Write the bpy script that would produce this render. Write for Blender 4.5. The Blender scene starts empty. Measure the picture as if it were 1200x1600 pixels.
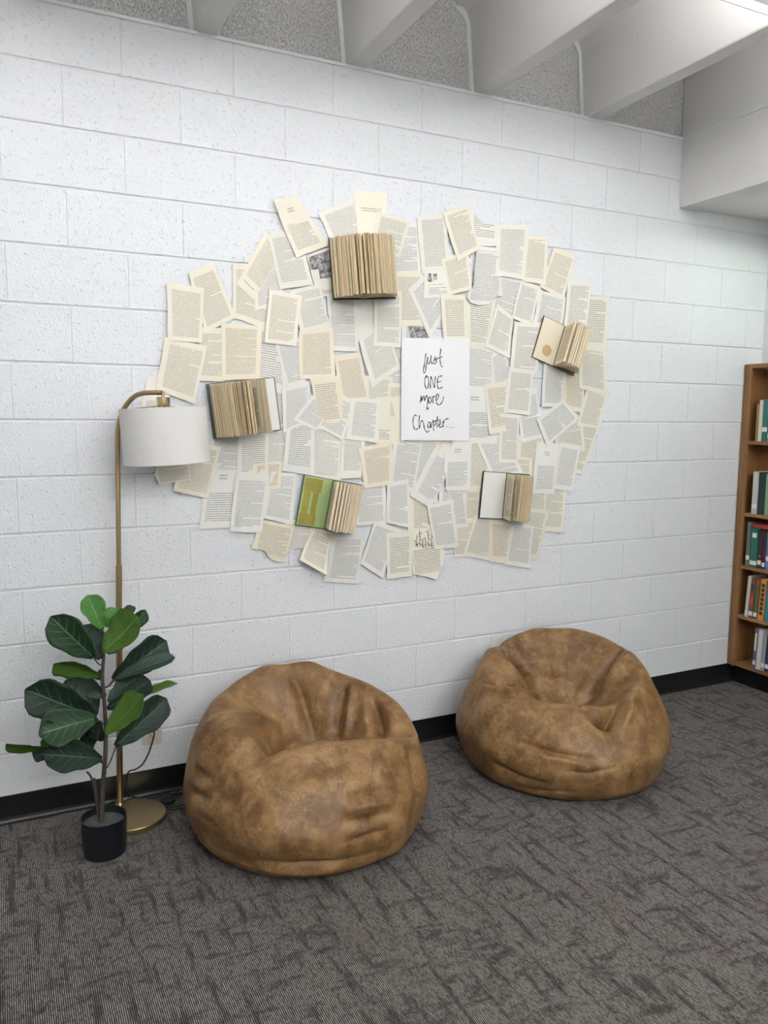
import bpy, bmesh, math, random
import numpy as np
from mathutils import Vector, Matrix

# ------------------------------------------------------------------ camera, world, exposure
scene = bpy.context.scene
COL = scene.collection
CAM = Vector((-0.2586, -3.0923, 1.5))
FPX = 1233.09                                   # focal length in pixels of the 1200 x 1600 frame
RIGHT = Vector((0.8984, -0.4392, 0.0063)); DOWN = Vector((-0.0468, -0.1099, -0.9928)); FWD = Vector((0.4367, 0.8916, -0.1193))
FWD.normalize(); RIGHT = (RIGHT - FWD * RIGHT.dot(FWD)).normalized(); DOWN = FWD.cross(RIGHT)
cam_data = bpy.data.cameras.new('camera')
cam_data.sensor_fit = 'HORIZONTAL'; cam_data.sensor_width = 36.0; cam_data.lens = 36.0 * FPX / 1200.0
cam_data.clip_start = 0.05
cam = bpy.data.objects.new('camera', cam_data); COL.objects.link(cam)
cam.matrix_world = Matrix(((RIGHT.x, -DOWN.x, -FWD.x, CAM.x), (RIGHT.y, -DOWN.y, -FWD.y, CAM.y), (RIGHT.z, -DOWN.z, -FWD.z, CAM.z), (0, 0, 0, 1)))
scene.camera = cam
world = bpy.data.worlds.new('world'); scene.world = world; world.use_nodes = True
world.node_tree.nodes['Background'].inputs[0].default_value = (0.85, 0.9, 0.95, 1)
world.node_tree.nodes['Background'].inputs[1].default_value = 0.25
LAMP_STRENGTH = 9.0
FAR_STRENGTH = 40.0
FILL_UPLIGHT_STRENGTH = 23.0
SOFFIT_STRENGTH = 24.0
scene.view_settings.view_transform = 'Standard'; scene.view_settings.look = 'None'
scene.view_settings.gamma = 1.0; scene.view_settings.use_curve_mapping = False
scene.view_settings.exposure = 0.62
scene.cycles.max_bounces = 4; scene.cycles.diffuse_bounces = 3; scene.cycles.glossy_bounces = 2
scene.cycles.adaptive_threshold = 0.03

# ------------------------------------------------------------------ helpers
def ray(px, py):
    return (RIGHT * ((px - 600) / FPX) + DOWN * ((py - 800) / FPX) + FWD)
def at_y(px, py, Y=0.0):                         # the point of the plane y = Y (parallel to the block wall) seen at a photo pixel
    d = ray(px, py); return CAM + d * ((Y - CAM.y) / d.y)
def at_z(px, py, z=0.0):
    d = ray(px, py); return CAM + d * ((z - CAM.z) / d.z)

def mesh_obj(name, verts, faces, mat=None, parent=None, smooth=False, uvs=None, mats=None, fmat=None):
    me = bpy.data.meshes.new(name)
    me.from_pydata([tuple(v) for v in verts], [], [tuple(f) for f in faces])
    if mats:
        for m in mats: me.materials.append(m)
        if fmat is not None:
            me.polygons.foreach_set('material_index', fmat)
    elif mat: me.materials.append(mat)
    if uvs is not None:
        lay = me.uv_layers.new(name='UVMap')
        li = np.empty(len(me.loops), dtype=np.int32); me.loops.foreach_get('vertex_index', li)
        lay.data.foreach_set('uv', np.asarray(uvs, dtype=np.float32)[li].ravel())
    if smooth:
        me.polygons.foreach_set('use_smooth', [True] * len(me.polygons))
    me.update()
    o = bpy.data.objects.new(name, me); COL.objects.link(o)
    if parent: o.parent = parent
    return o

def empty(name, loc=(0, 0, 0)):
    o = bpy.data.objects.new(name, None); o.empty_display_size = 0.05; COL.objects.link(o); o.location = loc; return o
def tag(o, label=None, cat=None, group=None, kind=None):
    if label: o['label'] = label
    if cat: o['category'] = cat
    if group: o['group'] = group
    if kind: o['kind'] = kind
    return o

class MB:
    def __init__(self): self.v = []; self.f = []; self.m = []
    def add(self, vs, fs, mi=0):
        b = len(self.v); self.v += [tuple(x) for x in vs]; self.f += [tuple(b + i for i in f) for f in fs]; self.m += [mi] * len(fs); return self
    def box(self, x0, x1, y0, y1, z0, z1, mi=0, M=None):
        vs = [Vector((x, y, z)) for z in (z0, z1) for y in (y0, y1) for x in (x0, x1)]
        if M: vs = [M @ v for v in vs]
        return self.add(vs, [(0, 2, 3, 1), (4, 5, 7, 6), (0, 1, 5, 4), (2, 6, 7, 3), (0, 4, 6, 2), (1, 3, 7, 5)], mi)
    def bbox(self, x0, x1, y0, y1, z0, z1, b=0.002, mi=0):          # bevelled box
        bm = bmesh.new(); bmesh.ops.create_cube(bm, size=1)
        for v in bm.verts:
            v.co = Vector(((x0 + x1) / 2 + v.co.x * (x1 - x0), (y0 + y1) / 2 + v.co.y * (y1 - y0), (z0 + z1) / 2 + v.co.z * (z1 - z0)))
        bmesh.ops.bevel(bm, geom=list(bm.edges), offset=b, segments=1, affect='EDGES')
        bm.verts.index_update()
        r = self.add([v.co.copy() for v in bm.verts], [[v.index for v in f.verts] for f in bm.faces], mi); bm.free(); return r
    def lathe(self, prof, c=(0, 0, 0), n=32, mi=0, close_top=True, close_bot=True):
        c = Vector(c); vs = []; k = len(prof)
        for i in range(n):
            a = 2 * math.pi * i / n
            for r, z in prof: vs.append(c + Vector((r * math.cos(a), r * math.sin(a), z)))
        fs = []
        for i in range(n):
            j = (i + 1) % n
            for q in range(k - 1): fs.append((i * k + q, j * k + q, j * k + q + 1, i * k + q + 1))
        if close_bot: fs.append([((n - i) % n) * k for i in range(n)])
        if close_top: fs.append([i * k + k - 1 for i in range(n)])
        return self.add(vs, fs, mi)
    def tube(self, pts, r, n=8, mi=0, squash=None):
        pts = [Vector(p) for p in pts]; m = len(pts); rad = r if isinstance(r, (list, tuple)) else [r] * m
        vs = []; prev = None
        for i, p in enumerate(pts):
            t = (pts[min(i + 1, m - 1)] - pts[max(i - 1, 0)]).normalized()
            ref = prev if prev is not None else (Vector((0, 1, 0)) if abs(t.y) < .9 else Vector((1, 0, 0)))
            a = (ref - t * ref.dot(t)).normalized(); b = t.cross(a); prev = a
            for k in range(n):
                an = 2 * math.pi * k / n
                d = (a * math.cos(an) + b * math.sin(an)) * rad[i]
                if squash: d.y *= squash
                vs.append(p + d)
        fs = [(i * n + k, i * n + (k + 1) % n, (i + 1) * n + (k + 1) % n, (i + 1) * n + k) for i in range(m - 1) for k in range(n)]
        fs.append([n - 1 - k for k in range(n)]); fs.append([(m - 1) * n + k for k in range(n)])
        return self.add(vs, fs, mi)
    def build(self, name, mat, parent=None, smooth=False, mats=None):
        o = mesh_obj(name, self.v, self.f, mat, parent, smooth, mats=mats, fmat=self.m if mats else None)
        if smooth: o.data.set_sharp_from_angle(angle=math.radians(35))
        return o

def spline(pts, n=8):                            # Catmull-Rom through points
    P = [Vector(p) for p in pts]; P = [P[0] * 2 - P[1]] + P + [P[-1] * 2 - P[-2]]; out = []
    for i in range(1, len(P) - 2):
        a, b, c, d = P[i - 1:i + 3]
        for k in range(n):
            t = k / n
            out.append(0.5 * ((2 * b) + (c - a) * t + (2 * a - 5 * b + 4 * c - d) * t * t + (3 * b - a - 3 * c + d) * t ** 3))
    out.append(P[-2]); return out

# ------------------------------------------------------------------ materials
class NT:
    def __init__(self, name):
        self.m = bpy.data.materials.new(name); self.m.use_nodes = True; self.t = self.m.node_tree
        self.b = self.t.nodes['Principled BSDF']
    def n(self, typ, **kw):
        nd = self.t.nodes.new(typ)
        for k, v in kw.items(): setattr(nd, k, v)
        return nd
    def l(self, a, b): self.t.links.new(a, b)
    def val(self, sock, v):
        if hasattr(v, 'is_output') or isinstance(v, bpy.types.NodeSocket): self.l(v, sock)
        else: sock.default_value = v
    def math(self, op, a, b=None, c=None, clamp=False):
        nd = self.n('ShaderNodeMath', operation=op, use_clamp=clamp); self.val(nd.inputs[0], a)
        if b is not None: self.val(nd.inputs[1], b)
        if c is not None: self.val(nd.inputs[2], c)
        return nd.outputs[0]
    def mix(self, f, a, b, blend='MIX'):
        nd = self.n('ShaderNodeMix', data_type='RGBA', blend_type=blend)
        self.val(nd.inputs[0], f)
        for s, v in ((nd.inputs[6], a), (nd.inputs[7], b)):
            if isinstance(v, tuple) and len(v) == 3: v = (*v, 1)
            self.val(s, v)
        return nd.outputs[2]
    def coord(self, which='Object', scale=(1, 1, 1), loc=(0, 0, 0), rot=(0, 0, 0)):
        tc = self.n('ShaderNodeTexCoord'); mp = self.n('ShaderNodeMapping'); self.l(tc.outputs[which], mp.inputs[0])
        mp.inputs['Scale'].default_value = scale; mp.inputs['Location'].default_value = loc; mp.inputs['Rotation'].default_value = rot
        return mp.outputs[0]
    def noise(self, vec, scale=5, detail=2, rough=.5, dist=0, out='Fac'):
        nd = self.n('ShaderNodeTexNoise'); self.l(vec, nd.inputs['Vector'])
        nd.inputs['Scale'].default_value = scale; nd.inputs['Detail'].default_value = detail; nd.inputs['Roughness'].default_value = rough; nd.inputs['Distortion'].default_value = dist
        return nd.outputs[out]
    def ramp(self, f, stops, interp='LINEAR'):
        nd = self.n('ShaderNodeValToRGB'); self.l(f, nd.inputs[0]); nd.color_ramp.interpolation = interp
        e = nd.color_ramp.elements
        while len(e) < len(stops): e.new(.5)
        for k, (p, c) in enumerate(stops):
            e[k].position = p; e[k].color = (*c, 1) if len(c) == 3 else c
        return nd.outputs[0]
    def rng(self, f, a, b, c=0, d=1):
        nd = self.n('ShaderNodeMapRange'); self.val(nd.inputs[0], f)
        for k, v in enumerate((a, b, c, d)): nd.inputs[1 + k].default_value = v
        return nd.outputs[0]
    def bump(self, h, strength=.3, dist=.01, normal=None):
        nd = self.n('ShaderNodeBump'); self.l(h, nd.inputs['Height']); nd.inputs['Strength'].default_value = strength; nd.inputs['Distance'].default_value = dist
        if normal: self.l(normal, nd.inputs['Normal'])
        return nd.outputs[0]
    def fin(self, color=None, rough=None, metal=None, normal=None, spec=None):
        if color is not None: self.val(self.b.inputs['Base Color'], (*color, 1) if isinstance(color, tuple) and len(color) == 3 else color)
        if rough is not None: self.val(self.b.inputs['Roughness'], rough)
        if metal is not None: self.val(self.b.inputs['Metallic'], metal)
        if normal is not None: self.l(normal, self.b.inputs['Normal'])
        if spec is not None: self.b.inputs['Specular IOR Level'].default_value = spec
        return self.m

def simple(name, color, rough=.5, metal=0, var=.06, scale=30, bump=0, spec=.5):
    t = NT(name); v = t.coord('Object'); n = t.noise(v, scale, 3)
    c = t.mix(n, tuple(x * (1 - var) for x in color), tuple(min(1, x * (1 + var)) for x in color))
    nm = t.bump(n, bump, .002) if bump else None
    return t.fin(c, rough, metal, nm, spec)

def mat_block():
    t = NT('painted_block'); v = t.coord('Object')
    geo = t.n('ShaderNodeNewGeometry'); pos = geo.outputs['Position']
    n1 = t.noise(pos, 110, 3, .6); n2 = t.noise(pos, 330, 2, .5); n3 = t.noise(pos, 1.3, 2)
    pit = t.rng(t.noise(pos, 60, 2, .6), .30, .40)
    h = t.math('ADD', t.math('MULTIPLY', n1, 1.0), t.math('ADD', t.math('MULTIPLY', n2, .35), t.math('MULTIPLY', pit, .8)))
    c = t.mix(n3, (.775, .795, .82), (.805, .82, .845))
    return t.fin(c, .42, 0, t.bump(h, .6, .006), .4)
def mat_plaster(name, col, bscale=40, bs=.15, rough=.6):
    t = NT(name); geo = t.n('ShaderNodeNewGeometry'); pos = geo.outputs['Position']
    n = t.noise(pos, bscale, 4, .6); n2 = t.noise(pos, 2.2, 3)
    sp = t.rng(t.noise(pos, 55, 1), .80, .84)
    c = t.mix(n2, tuple(x * .95 for x in col), col)
    c = t.mix(sp, c, (.35, .33, .3))
    return t.fin(c, rough, 0, t.bump(n, bs, .01))
def mat_infill():
    t = NT('rough_infill'); geo = t.n('ShaderNodeNewGeometry'); mp = t.n('ShaderNodeMapping'); t.l(geo.outputs['Position'], mp.inputs[0]); mp.inputs['Scale'].default_value = (1.6, 1, .8)
    n = t.noise(mp.outputs[0], 120, 3, .65)
    pits = t.rng(n, .34, .52)
    c = t.mix(pits, (.55, .54, .53), (.84, .83, .82))
    return t.fin(c, .8, 0, t.bump(pits, .7, .02))
def mat_carpet():
    t = NT('loop_carpet'); v = t.coord('Object')
    sx = t.n('ShaderNodeSeparateXYZ'); t.l(v, sx.inputs[0]); X, Y = sx.outputs[0], sx.outputs[1]
    wob = t.noise(v, 60, 1)
    ph = t.math('MULTIPLY', X, 1 / .0052)
    row = t.math('FLOOR', ph)
    st = t.math('ABSOLUTE', t.math('SUBTRACT', t.math('FRACT', ph), .5))            # 0 in the middle of a rib .. 0.5
    rib = t.rng(st, .30, .18)
    # dashes along each rib
    cb = t.n('ShaderNodeCombineXYZ'); t.l(t.math('MULTIPLY', row, 3.71), cb.inputs[0]); t.l(t.math('MULTIPLY', Y, 55.0), cb.inputs[1])
    dash = t.noise(cb.outputs[0], 1.0, 1)
    # streaks running with the ribs and wavy bands across them
    cs = t.n('ShaderNodeCombineXYZ'); t.l(t.math('MULTIPLY', X, 34.0), cs.inputs[0]); t.l(t.math('MULTIPLY', Y, 5.0), cs.inputs[1])
    streak = t.noise(cs.outputs[0], 1.0, 4, .6)
    cc = t.n('ShaderNodeCombineXYZ'); t.l(t.math('MULTIPLY', X, 8.0), cc.inputs[0]); t.l(t.math('MULTIPLY', Y, 22.0), cc.inputs[1]); cc.inputs[2].default_value = 4.2
    cross = t.noise(cc.outputs[0], 1.0, 4, .65, .5)
    fine = t.noise(v, 240, 2); salt = t.math('MULTIPLY', t.math('SUBTRACT', t.noise(v, 420, 1), .5), .30)
    dark = t.math('MAXIMUM', t.rng(t.math('ADD', streak, salt), .53, .63), t.math('MULTIPLY', t.rng(t.math('ADD', cross, salt), .54, .64), .9))
    light = t.mix(t.noise(v, 1.6, 2), (.325, .30, .278), (.40, .375, .35))
    red = t.rng(t.noise(v, 5.5, 2), .60, .75)
    light = t.mix(t.math('MULTIPLY', red, .45), light, (.30, .215, .205))
    deep = (.030, .026, .025)
    f = t.math('MULTIPLY', rib, t.rng(dash, .3, .6, .4, 1.1))
    f = t.math('MULTIPLY', f, t.math('SUBTRACT', 1, t.math('MULTIPLY', dark, .72)))
    f = t.math('MULTIPLY', f, t.rng(fine, .3, .7, .5, 1.3))
    c = t.mix(f, deep, light)
    return t.fin(c, .95, 0, t.bump(t.math('ADD', rib, fine), .55, .004), .15)
def mat_wood(name, dark, lite, axis=2):
    t = NT(name); sc = [18, 18, 18]; sc[axis] = 1.4
    v = t.coord('Object', tuple(sc)); n = t.noise(v, 1.4, 4, .6, .6); g = t.noise(v, 6, 2, .5)
    c = t.ramp(n, [(.3, dark), (.7, lite)]); c = t.mix(t.math('MULTIPLY', t.rng(g, .5, .7), .35), c, tuple(x * .6 for x in dark))
    return t.fin(c, .38, 0, t.bump(g, .05, .002))
def mat_leather():
    t = NT('tan_leather'); v = t.coord('Object')
    n1 = t.noise(v, 10, 6, .7, .3); n2 = t.noise(v, 24, 4, .65, .5)
    base = t.ramp(n1, [(.30, (.092, .043, .013)), (.5, (.190, .098, .034)), (.70, (.32, .185, .076))])
    base = t.mix(t.math('MULTIPLY', t.rng(n2, .50, .72), .45), base, (.40, .255, .12))
    wv = t.n('ShaderNodeVectorMath', operation='ADD'); t.l(v, wv.inputs[0])
    sv = t.n('ShaderNodeVectorMath', operation='SCALE'); t.l(t.noise(v, 9, 3, .6, 0, 'Color'), sv.inputs[0]); sv.inputs['Scale'].default_value = .14; t.l(sv.outputs[0], wv.inputs[1])
    lines = None
    for sc, wd in ((24, .022), (52, .04)):
        vo = t.n('ShaderNodeTexVoronoi', feature='DISTANCE_TO_EDGE'); t.l(wv.outputs[0], vo.inputs['Vector']); vo.inputs['Scale'].default_value = sc
        r = t.rng(vo.outputs['Distance'], wd, .0)
        lines = r if lines is None else t.math('MAXIMUM', lines, r)
    msk = t.rng(t.noise(v, 11, 4), .46, .66)
    lf = t.math('MULTIPLY', t.math('MULTIPLY', lines, msk), .55)
    c = t.mix(lf, base, (.50, .35, .19))
    grain = t.noise(v, 170, 3); gl = t.noise(v, 20, 4, .6)
    h = t.math('ADD', t.math('MULTIPLY', grain, .2), t.math('MULTIPLY', gl, 1.0))
    return t.fin(c, t.rng(n2, .3, .7, .36, .50), 0, t.bump(h, .26, .008), .34)
def mat_page():
    t = NT('printed_paper'); tc = t.n('ShaderNodeTexCoord'); sp = t.n('ShaderNodeSeparateXYZ'); t.l(tc.outputs['UV'], sp.inputs[0]); u, v = sp.outputs[0], sp.outputs[1]
    def attr(nm):
        a = t.n('ShaderNodeAttribute', attribute_type='OBJECT', attribute_name=nm); s = t.n('ShaderNodeSeparateXYZ'); t.l(a.outputs['Vector'], s.inputs[0]); return s.outputs
    L, Bt, R = attr('text_a'); T, N, seed = attr('text_b'); hv, hw, hn = attr('text_c')
    ln = t.math('MULTIPLY', v, N); row = t.math('FLOOR', ln); fr = t.math('FRACT', ln)
    stroke = t.math('MULTIPLY', t.math('GREATER_THAN', fr, .22), t.math('LESS_THAN', fr, .74))
    cb = t.n('ShaderNodeCombineXYZ'); t.l(t.math('MULTIPLY', u, 46.0), cb.inputs[0]); t.l(t.math('ADD', t.math('MULTIPLY', row, 5.37), seed), cb.inputs[1])
    word = t.rng(t.noise(cb.outputs[0], 1.0, 1), .30, .42)
    c2 = t.n('ShaderNodeCombineXYZ'); t.l(t.math('ADD', t.math('MULTIPLY', row, 2.13), t.math('MULTIPLY', seed, 3.3)), c2.inputs[0])
    rr = t.noise(c2.outputs[0], 1.0, 0)
    endu = t.rng(rr, .60, .72, 1.0, .3)                      # some last lines of paragraphs stop short
    short = t.math('LESS_THAN', t.math('DIVIDE', t.math('SUBTRACT', u, L), t.math('SUBTRACT', R, L)), endu)
    ins = t.math('MULTIPLY', t.math('MULTIPLY', t.math('GREATER_THAN', u, L), t.math('LESS_THAN', u, R)), t.math('MULTIPLY', t.math('GREATER_THAN', v, Bt), t.math('LESS_THAN', v, T)))
    ink = t.math('MULTIPLY', t.math('MULTIPLY', ins, short), t.math('MULTIPLY', stroke, word))
    # heading: a short centred line or two
    dv = t.math('SUBTRACT', hv, v)
    hline = t.math('MULTIPLY', t.math('MULTIPLY', t.math('GREATER_THAN', dv, 0), t.math('LESS_THAN', dv, t.math('MULTIPLY', hn, .045))), t.math('LESS_THAN', t.math('FRACT', t.math('DIVIDE', dv, .045)), .5))
    hin = t.math('LESS_THAN', t.math('ABSOLUTE', t.math('SUBTRACT', u, .5)), hw)
    ink = t.math('MAXIMUM', ink, t.math('MULTIPLY', t.math('MULTIPLY', hline, hin), word))
    oi = t.n('ShaderNodeObjectInfo')
    blotch = t.noise(tc.outputs['UV'], 3, 3)
    paper = t.mix(t.math('MULTIPLY', blotch, .15), oi.outputs['Color'], (.70, .62, .44))
    c = t.mix(t.math('MULTIPLY', ink, .55), paper, (.125, .12, .13))
    m = t.fin(c, .75, 0, None, .2)
    return m
def mat_edges(name, a, b, sc):                   # the cut edges of many leaves
    t = NT(name); v = t.coord('Object', sc); n = t.noise(v, 1.0, 2, .7)
    c = t.ramp(n, [(.32, a), (.68, b)])
    oi = t.n('ShaderNodeObjectInfo')
    c = t.mix(t.rng(oi.outputs['Random'], 0, 1, 0, .55), c, tuple(x * .62 for x in a)) if 'pale' not in name else c
    return t.fin(c, .8, 0, t.bump(n, .4, .002), .2)
def mat_picture():
    t = NT('engraving_print'); v = t.coord('Object'); n = t.noise(v, 95, 3, .7, .6); n2 = t.noise(v, 32, 2)
    f = t.math('ADD', t.math('MULTIPLY', n, .6), t.math('MULTIPLY', n2, .4))
    return t.fin(t.ramp(f, [(.40, (.07, .07, .07)), (.50, (.25, .25, .25)), (.62, (.66, .65, .62))]), .75, 0, None, .2)
def mat_linen():
    t = NT('linen_shade'); v = t.coord('Object')
    a = t.noise(t.coord('Object', (14, 14, 300)), 1, 2); b = t.noise(t.coord('Object', (260, 260, 12)), 1, 2)
    f = t.math('MULTIPLY', t.math('ADD', a, b), .5)
    c = t.mix(t.rng(f, .3, .7), (.71, .69, .665), (.775, .755, .73))
    t.fin(c, .85, 0, t.bump(f, .12, .002), .2)
    t.b.inputs['Transmission Weight'].default_value = 0
    return t.m
def mat_leaf(name, a, b, vein, gloss=.4):
    t = NT(name); tc = t.n('ShaderNodeTexCoord'); sp = t.n('ShaderNodeSeparateXYZ'); t.l(tc.outputs['UV'], sp.inputs[0]); u, v = sp.outputs[0], sp.outputs[1]
    av = t.math('ABSOLUTE', v)                               # u along the leaf, v = -1..1 across
    mid = t.rng(av, .055, .015)
    nz = t.noise(tc.outputs['UV'], 6, 2)
    ph = t.math('ADD', t.math('MULTIPLY', t.math('SUBTRACT', u, t.math('MULTIPLY', av, .30)), 6.5), t.math('MULTIPLY', nz, .5))
    d = t.math('ABSOLUTE', t.math('SUBTRACT', t.math('FRACT', ph), .5))
    side = t.math('MULTIPLY', t.rng(d, .075, .015), t.rng(av, 1.0, .25, 0, .75))
    net = t.rng(t.noise(tc.outputs['UV'], 26, 2), .62, .72, 0, .15)
    f = t.math('MAXIMUM', t.math('MAXIMUM', mid, side), net)
    c = t.mix(t.noise(tc.outputs['UV'], 3, 2), a, b); c = t.mix(t.math('MULTIPLY', f, .85), c, vein)
    return t.fin(c, gloss + .08, 0, t.bump(f, .35, .003), .28)
def mat_emit(name, col, s):
    t = NT(name); t.b.inputs['Emission Color'].default_value = (*col, 1); t.b.inputs['Emission Strength'].default_value = s
    return t.fin((.9, .9, .9), .5)

M = {}
M['block'] = mat_block()
M['mortar'] = mat_plaster('painted_mortar', (.775, .79, .81), 90, .3)
M['ceil'] = mat_plaster('painted_concrete', (.79, .775, .76), 35, .12)
M['paint'] = mat_plaster('painted_wall', (.80, .81, .815), 60, .1)
M['infill'] = mat_infill()
M['carpet'] = mat_carpet()
M['base'] = simple('black_vinyl', (.009, .009, .010), .32, bump=.05)
M['wood'] = mat_wood('oak_stain', (.20, .092, .030), (.33, .165, .062), 2)
M['wood_y'] = mat_wood('oak_stain_shelf', (.21, .10, .034), (.35, .18, .07), 1)
M['leather'] = mat_leather()
M['stitch'] = simple('leather_stitch', (.15, .085, .04), .6)
M['page'] = mat_page()
M['picture'] = mat_picture()
M['edges'] = mat_edges('leaf_edges', (.40, .265, .13), (.86, .70, .46), (420, 420, 2.5))
M['edges2'] = mat_edges('pale_leaf_edges', (.62, .48, .29), (.90, .77, .56), (300, 300, 2.5))
M['black_cover'] = simple('black_book_cloth', (.022, .021, .022), .6, bump=.1, scale=200)
M['green_cover'] = simple('dark_green_book_cloth', (.06, .085, .065), .6, bump=.1, scale=200)
M['grey_cover'] = simple('grey_book_cloth', (.10, .105, .10), .6, bump=.1, scale=200)
M['brown_cover'] = simple('brown_book_cloth', (.10, .075, .055), .6, bump=.1, scale=200)
M['endpaper'] = simple('white_endpaper', (.80, .795, .76), .7, var=.02)
M['cream_endpaper'] = simple('cream_endpaper', (.78, .70, .54), .7, var=.05, scale=12)
M['green_endpaper'] = simple('green_endpaper', (.34, .46, .20), .6, var=.12, scale=14)
M['tape'] = simple('yellowed_tape', (.30, .26, .045), .35, var=.35, scale=22)
M['stain'] = simple('brown_stain', (.55, .40, .22), .7, var=.15, scale=40)
M['ink'] = simple('black_marker', (.012, .012, .013), .5)
M['sign'] = simple('white_card', (.86, .86, .865), .6, var=.01)
M['brass'] = simple('brushed_brass', (.42, .315, .165), .36, 1.0, .10, 60)
M['brass_b'] = simple('polished_brass', (.62, .50, .28), .22, 1.0, .05, 60)
M['linen'] = mat_linen()
M['pot'] = simple('black_plastic_pot', (.008, .009, .013), .35)
M['foam'] = simple('grey_foam_soil', (.07, .078, .066), .9, var=.5, scale=60, bump=.5)
M['bark'] = simple('plant_bark', (.05, .04, .033), .85, var=.4, scale=50, bump=.5)
M['leaf_dark'] = mat_leaf('dark_fig_leaf', (.005, .016, .009), (.010, .028, .015), (.075, .13, .085))
M['leaf_mid'] = mat_leaf('mid_fig_leaf', (.008, .030, .012), (.015, .048, .018), (.12, .20, .11))
M['leaf_bright'] = mat_leaf('bright_fig_leaf', (.035, .13, .018), (.06, .19, .028), (.17, .32, .12))
M['leaf_under'] = mat_leaf('olive_fig_leaf', (.040, .10, .012), (.065, .135, .018), (.10, .17, .04), .5)
M['leaf_grey'] = mat_leaf('grey_fig_leaf', (.018, .040, .030), (.030, .058, .042), (.10, .15, .115))
M['cord'] = simple('black_cord', (.012, .012, .013), .5)
M['ivory'] = simple('ivory_plastic', (.62, .58, .48), .4, var=.03)
M['slot'] = simple('dark_slot', (.03, .03, .03), .6)
M['housing'] = simple('white_enamel', (.78, .78, .77), .4, var=.02)
M['tube'] = mat_emit('lit_diffuser', (.985, .992, 1.0), LAMP_STRENGTH)
M['tube_far'] = mat_emit('added_tube_far', (.985, .992, 1.0), FAR_STRENGTH)  # stronger tubes for the added rows out of view
M['rim'] = mat_emit('painted_rim_glow', (.985, .992, 1.0), 2.5)  # glow put on the housing side so its edge looks bright
M['fill_uplight_low'] = mat_emit('fill_uplight_green', (.86, 1.0, .86), 5.0)  # added upward glow, brightens the beam underside
M['fill_uplight'] = mat_emit('fill_uplight_glow', (.985, .992, 1.0), FILL_UPLIGHT_STRENGTH)  # added upward glow, brightens joists and infill
M['tube2'] = mat_emit('added_green_tube', (.86, 1.0, .86), SOFFIT_STRENGTH)  # tubes of the added greenish fixture out of view

# ------------------------------------------------------------------ room shell
XL, XR, YF, ZT = -2.6, 3.60, -7.0, 3.27
BW, BH, ZA = 0.4064, 0.2032, 2.70                # block module; ZA = height of the highest bed joint
floor = mesh_obj('floor', *(lambda b: (b.v, b.f))(MB().box(XL, XR + .1, YF, .1, -.06, 0)), M['carpet']); tag(floor, kind='structure')
wall = MB().box(XL, XR, .0048, .12, 0, ZA + BH).build('wall_back', M['mortar']); tag(wall, kind='structure')
wr = MB().box(XR, XR + .12, YF, .12, 0, ZT).build('wall_right', M['paint']); tag(wr, kind='structure')
tag(MB().box(XL - .12, XL, YF, .12, 0, ZT).build('wall_left', M['paint']), kind='structure')
tag(MB().box(XL - .12, XR + .12, YF - .12, YF, 0, ZT).build('wall_front', M['paint']), kind='structure')
ceiling = MB().box(XL - .12, XR + .12, YF - .12, .14, ZT, ZT + .1).build('ceiling', M['ceil']); tag(ceiling, kind='structure')

# painted concrete blocks, one object each (shared mesh data per size)
block_mesh = {}
def block(w, h):
    key = (round(w, 4), round(h, 4))
    if key not in block_mesh:
        g, b, d = .0032, .0030, .006
        gx = .0; x1, z1 = w - gx, h - g
        o = [(gx, d, g), (x1, d, g), (x1, d, z1), (gx, d, z1)]
        bx = .0032
        m = [(gx, .0026, g), (x1, .0026, g), (x1, .0026, z1), (gx, .0026, z1)]
        i = [(gx + bx, 0, g + b), (x1 - bx, 0, g + b), (x1 - bx, 0, z1 - b), (gx + bx, 0, z1 - b)]
        fs = [(8, 9, 10, 11)] + [(k, (k + 1) % 4, 4 + (k + 1) % 4, 4 + k) for k in range(4)] + [(4 + k, 4 + (k + 1) % 4, 8 + (k + 1) % 4, 8 + k) for k in range(4)]
        me = bpy.data.meshes.new('block'); me.from_pydata(o + m + i, [], fs); me.materials.append(M['block']); block_mesh[key] = me
    return block_mesh[key]
for r in range(0, 14):
    z1 = ZA + BH * (1 - r); z0 = max(0.0, z1 - BH)
    if z1 <= .02: continue
    off = .5 if r % 2 == 0 else 0.0
    c = math.floor(XL / BW) - 1 + off
    while c * BW < XR:
        x0, x1 = max(XL, c * BW), min(XR, (c + 1) * BW); c += 1
        if x1 - x0 < .02: continue
        o = bpy.data.objects.new('block', block(x1 - x0, z1 - z0)); COL.objects.link(o); o.location = (x0, 0, z0); o.parent = wall

# ceiling joists, infill between them, dropped beam over the right end
JX = [.510 + .61 * k for k in range(-5, 4)]
def joist_profile(c):
    half = [(.037, 2.906), (.040, 2.912), (.066, 3.19), (.085, 3.235), (.125, 3.262), (.15, ZT)]
    return [(c - a, z) for a, z in reversed(half)] + [(c + a, z) for a, z in half]
for c in JX:
    pr = joist_profile(c); n = len(pr)
    vs = [(x, y, z) for y in (.025, YF) for x, z in pr]
    MB().add(vs, [(i, i + 1, n + i + 1, n + i) for i in range(n - 1)] + [tuple(range(n - 1, -1, -1)), tuple(range(n, 2 * n))]).build('joist', M['ceil'], ceiling)
for c in JX:                                       # smooth collar where a joist enters the wall
    pr = [(c - (c - x) * 1.0 + (-.018 if x < c else .018), z - (.02 if z > 3.2 else .0)) for x, z in joist_profile(c)]; n = len(pr)
    MB().add([(x, y, z) for y in (.027, .016) for x, z in pr], [(i, i + 1, n + i + 1, n + i) for i in range(n - 1)] + [tuple(range(n, 2 * n))]).build('joist_collar', M['paint'], ceiling)
MB().bbox(2.9165, 2.93, YF, -.001, 2.894, 2.907, .002).build('beam_bead', M['paint'], ceiling)
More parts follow.
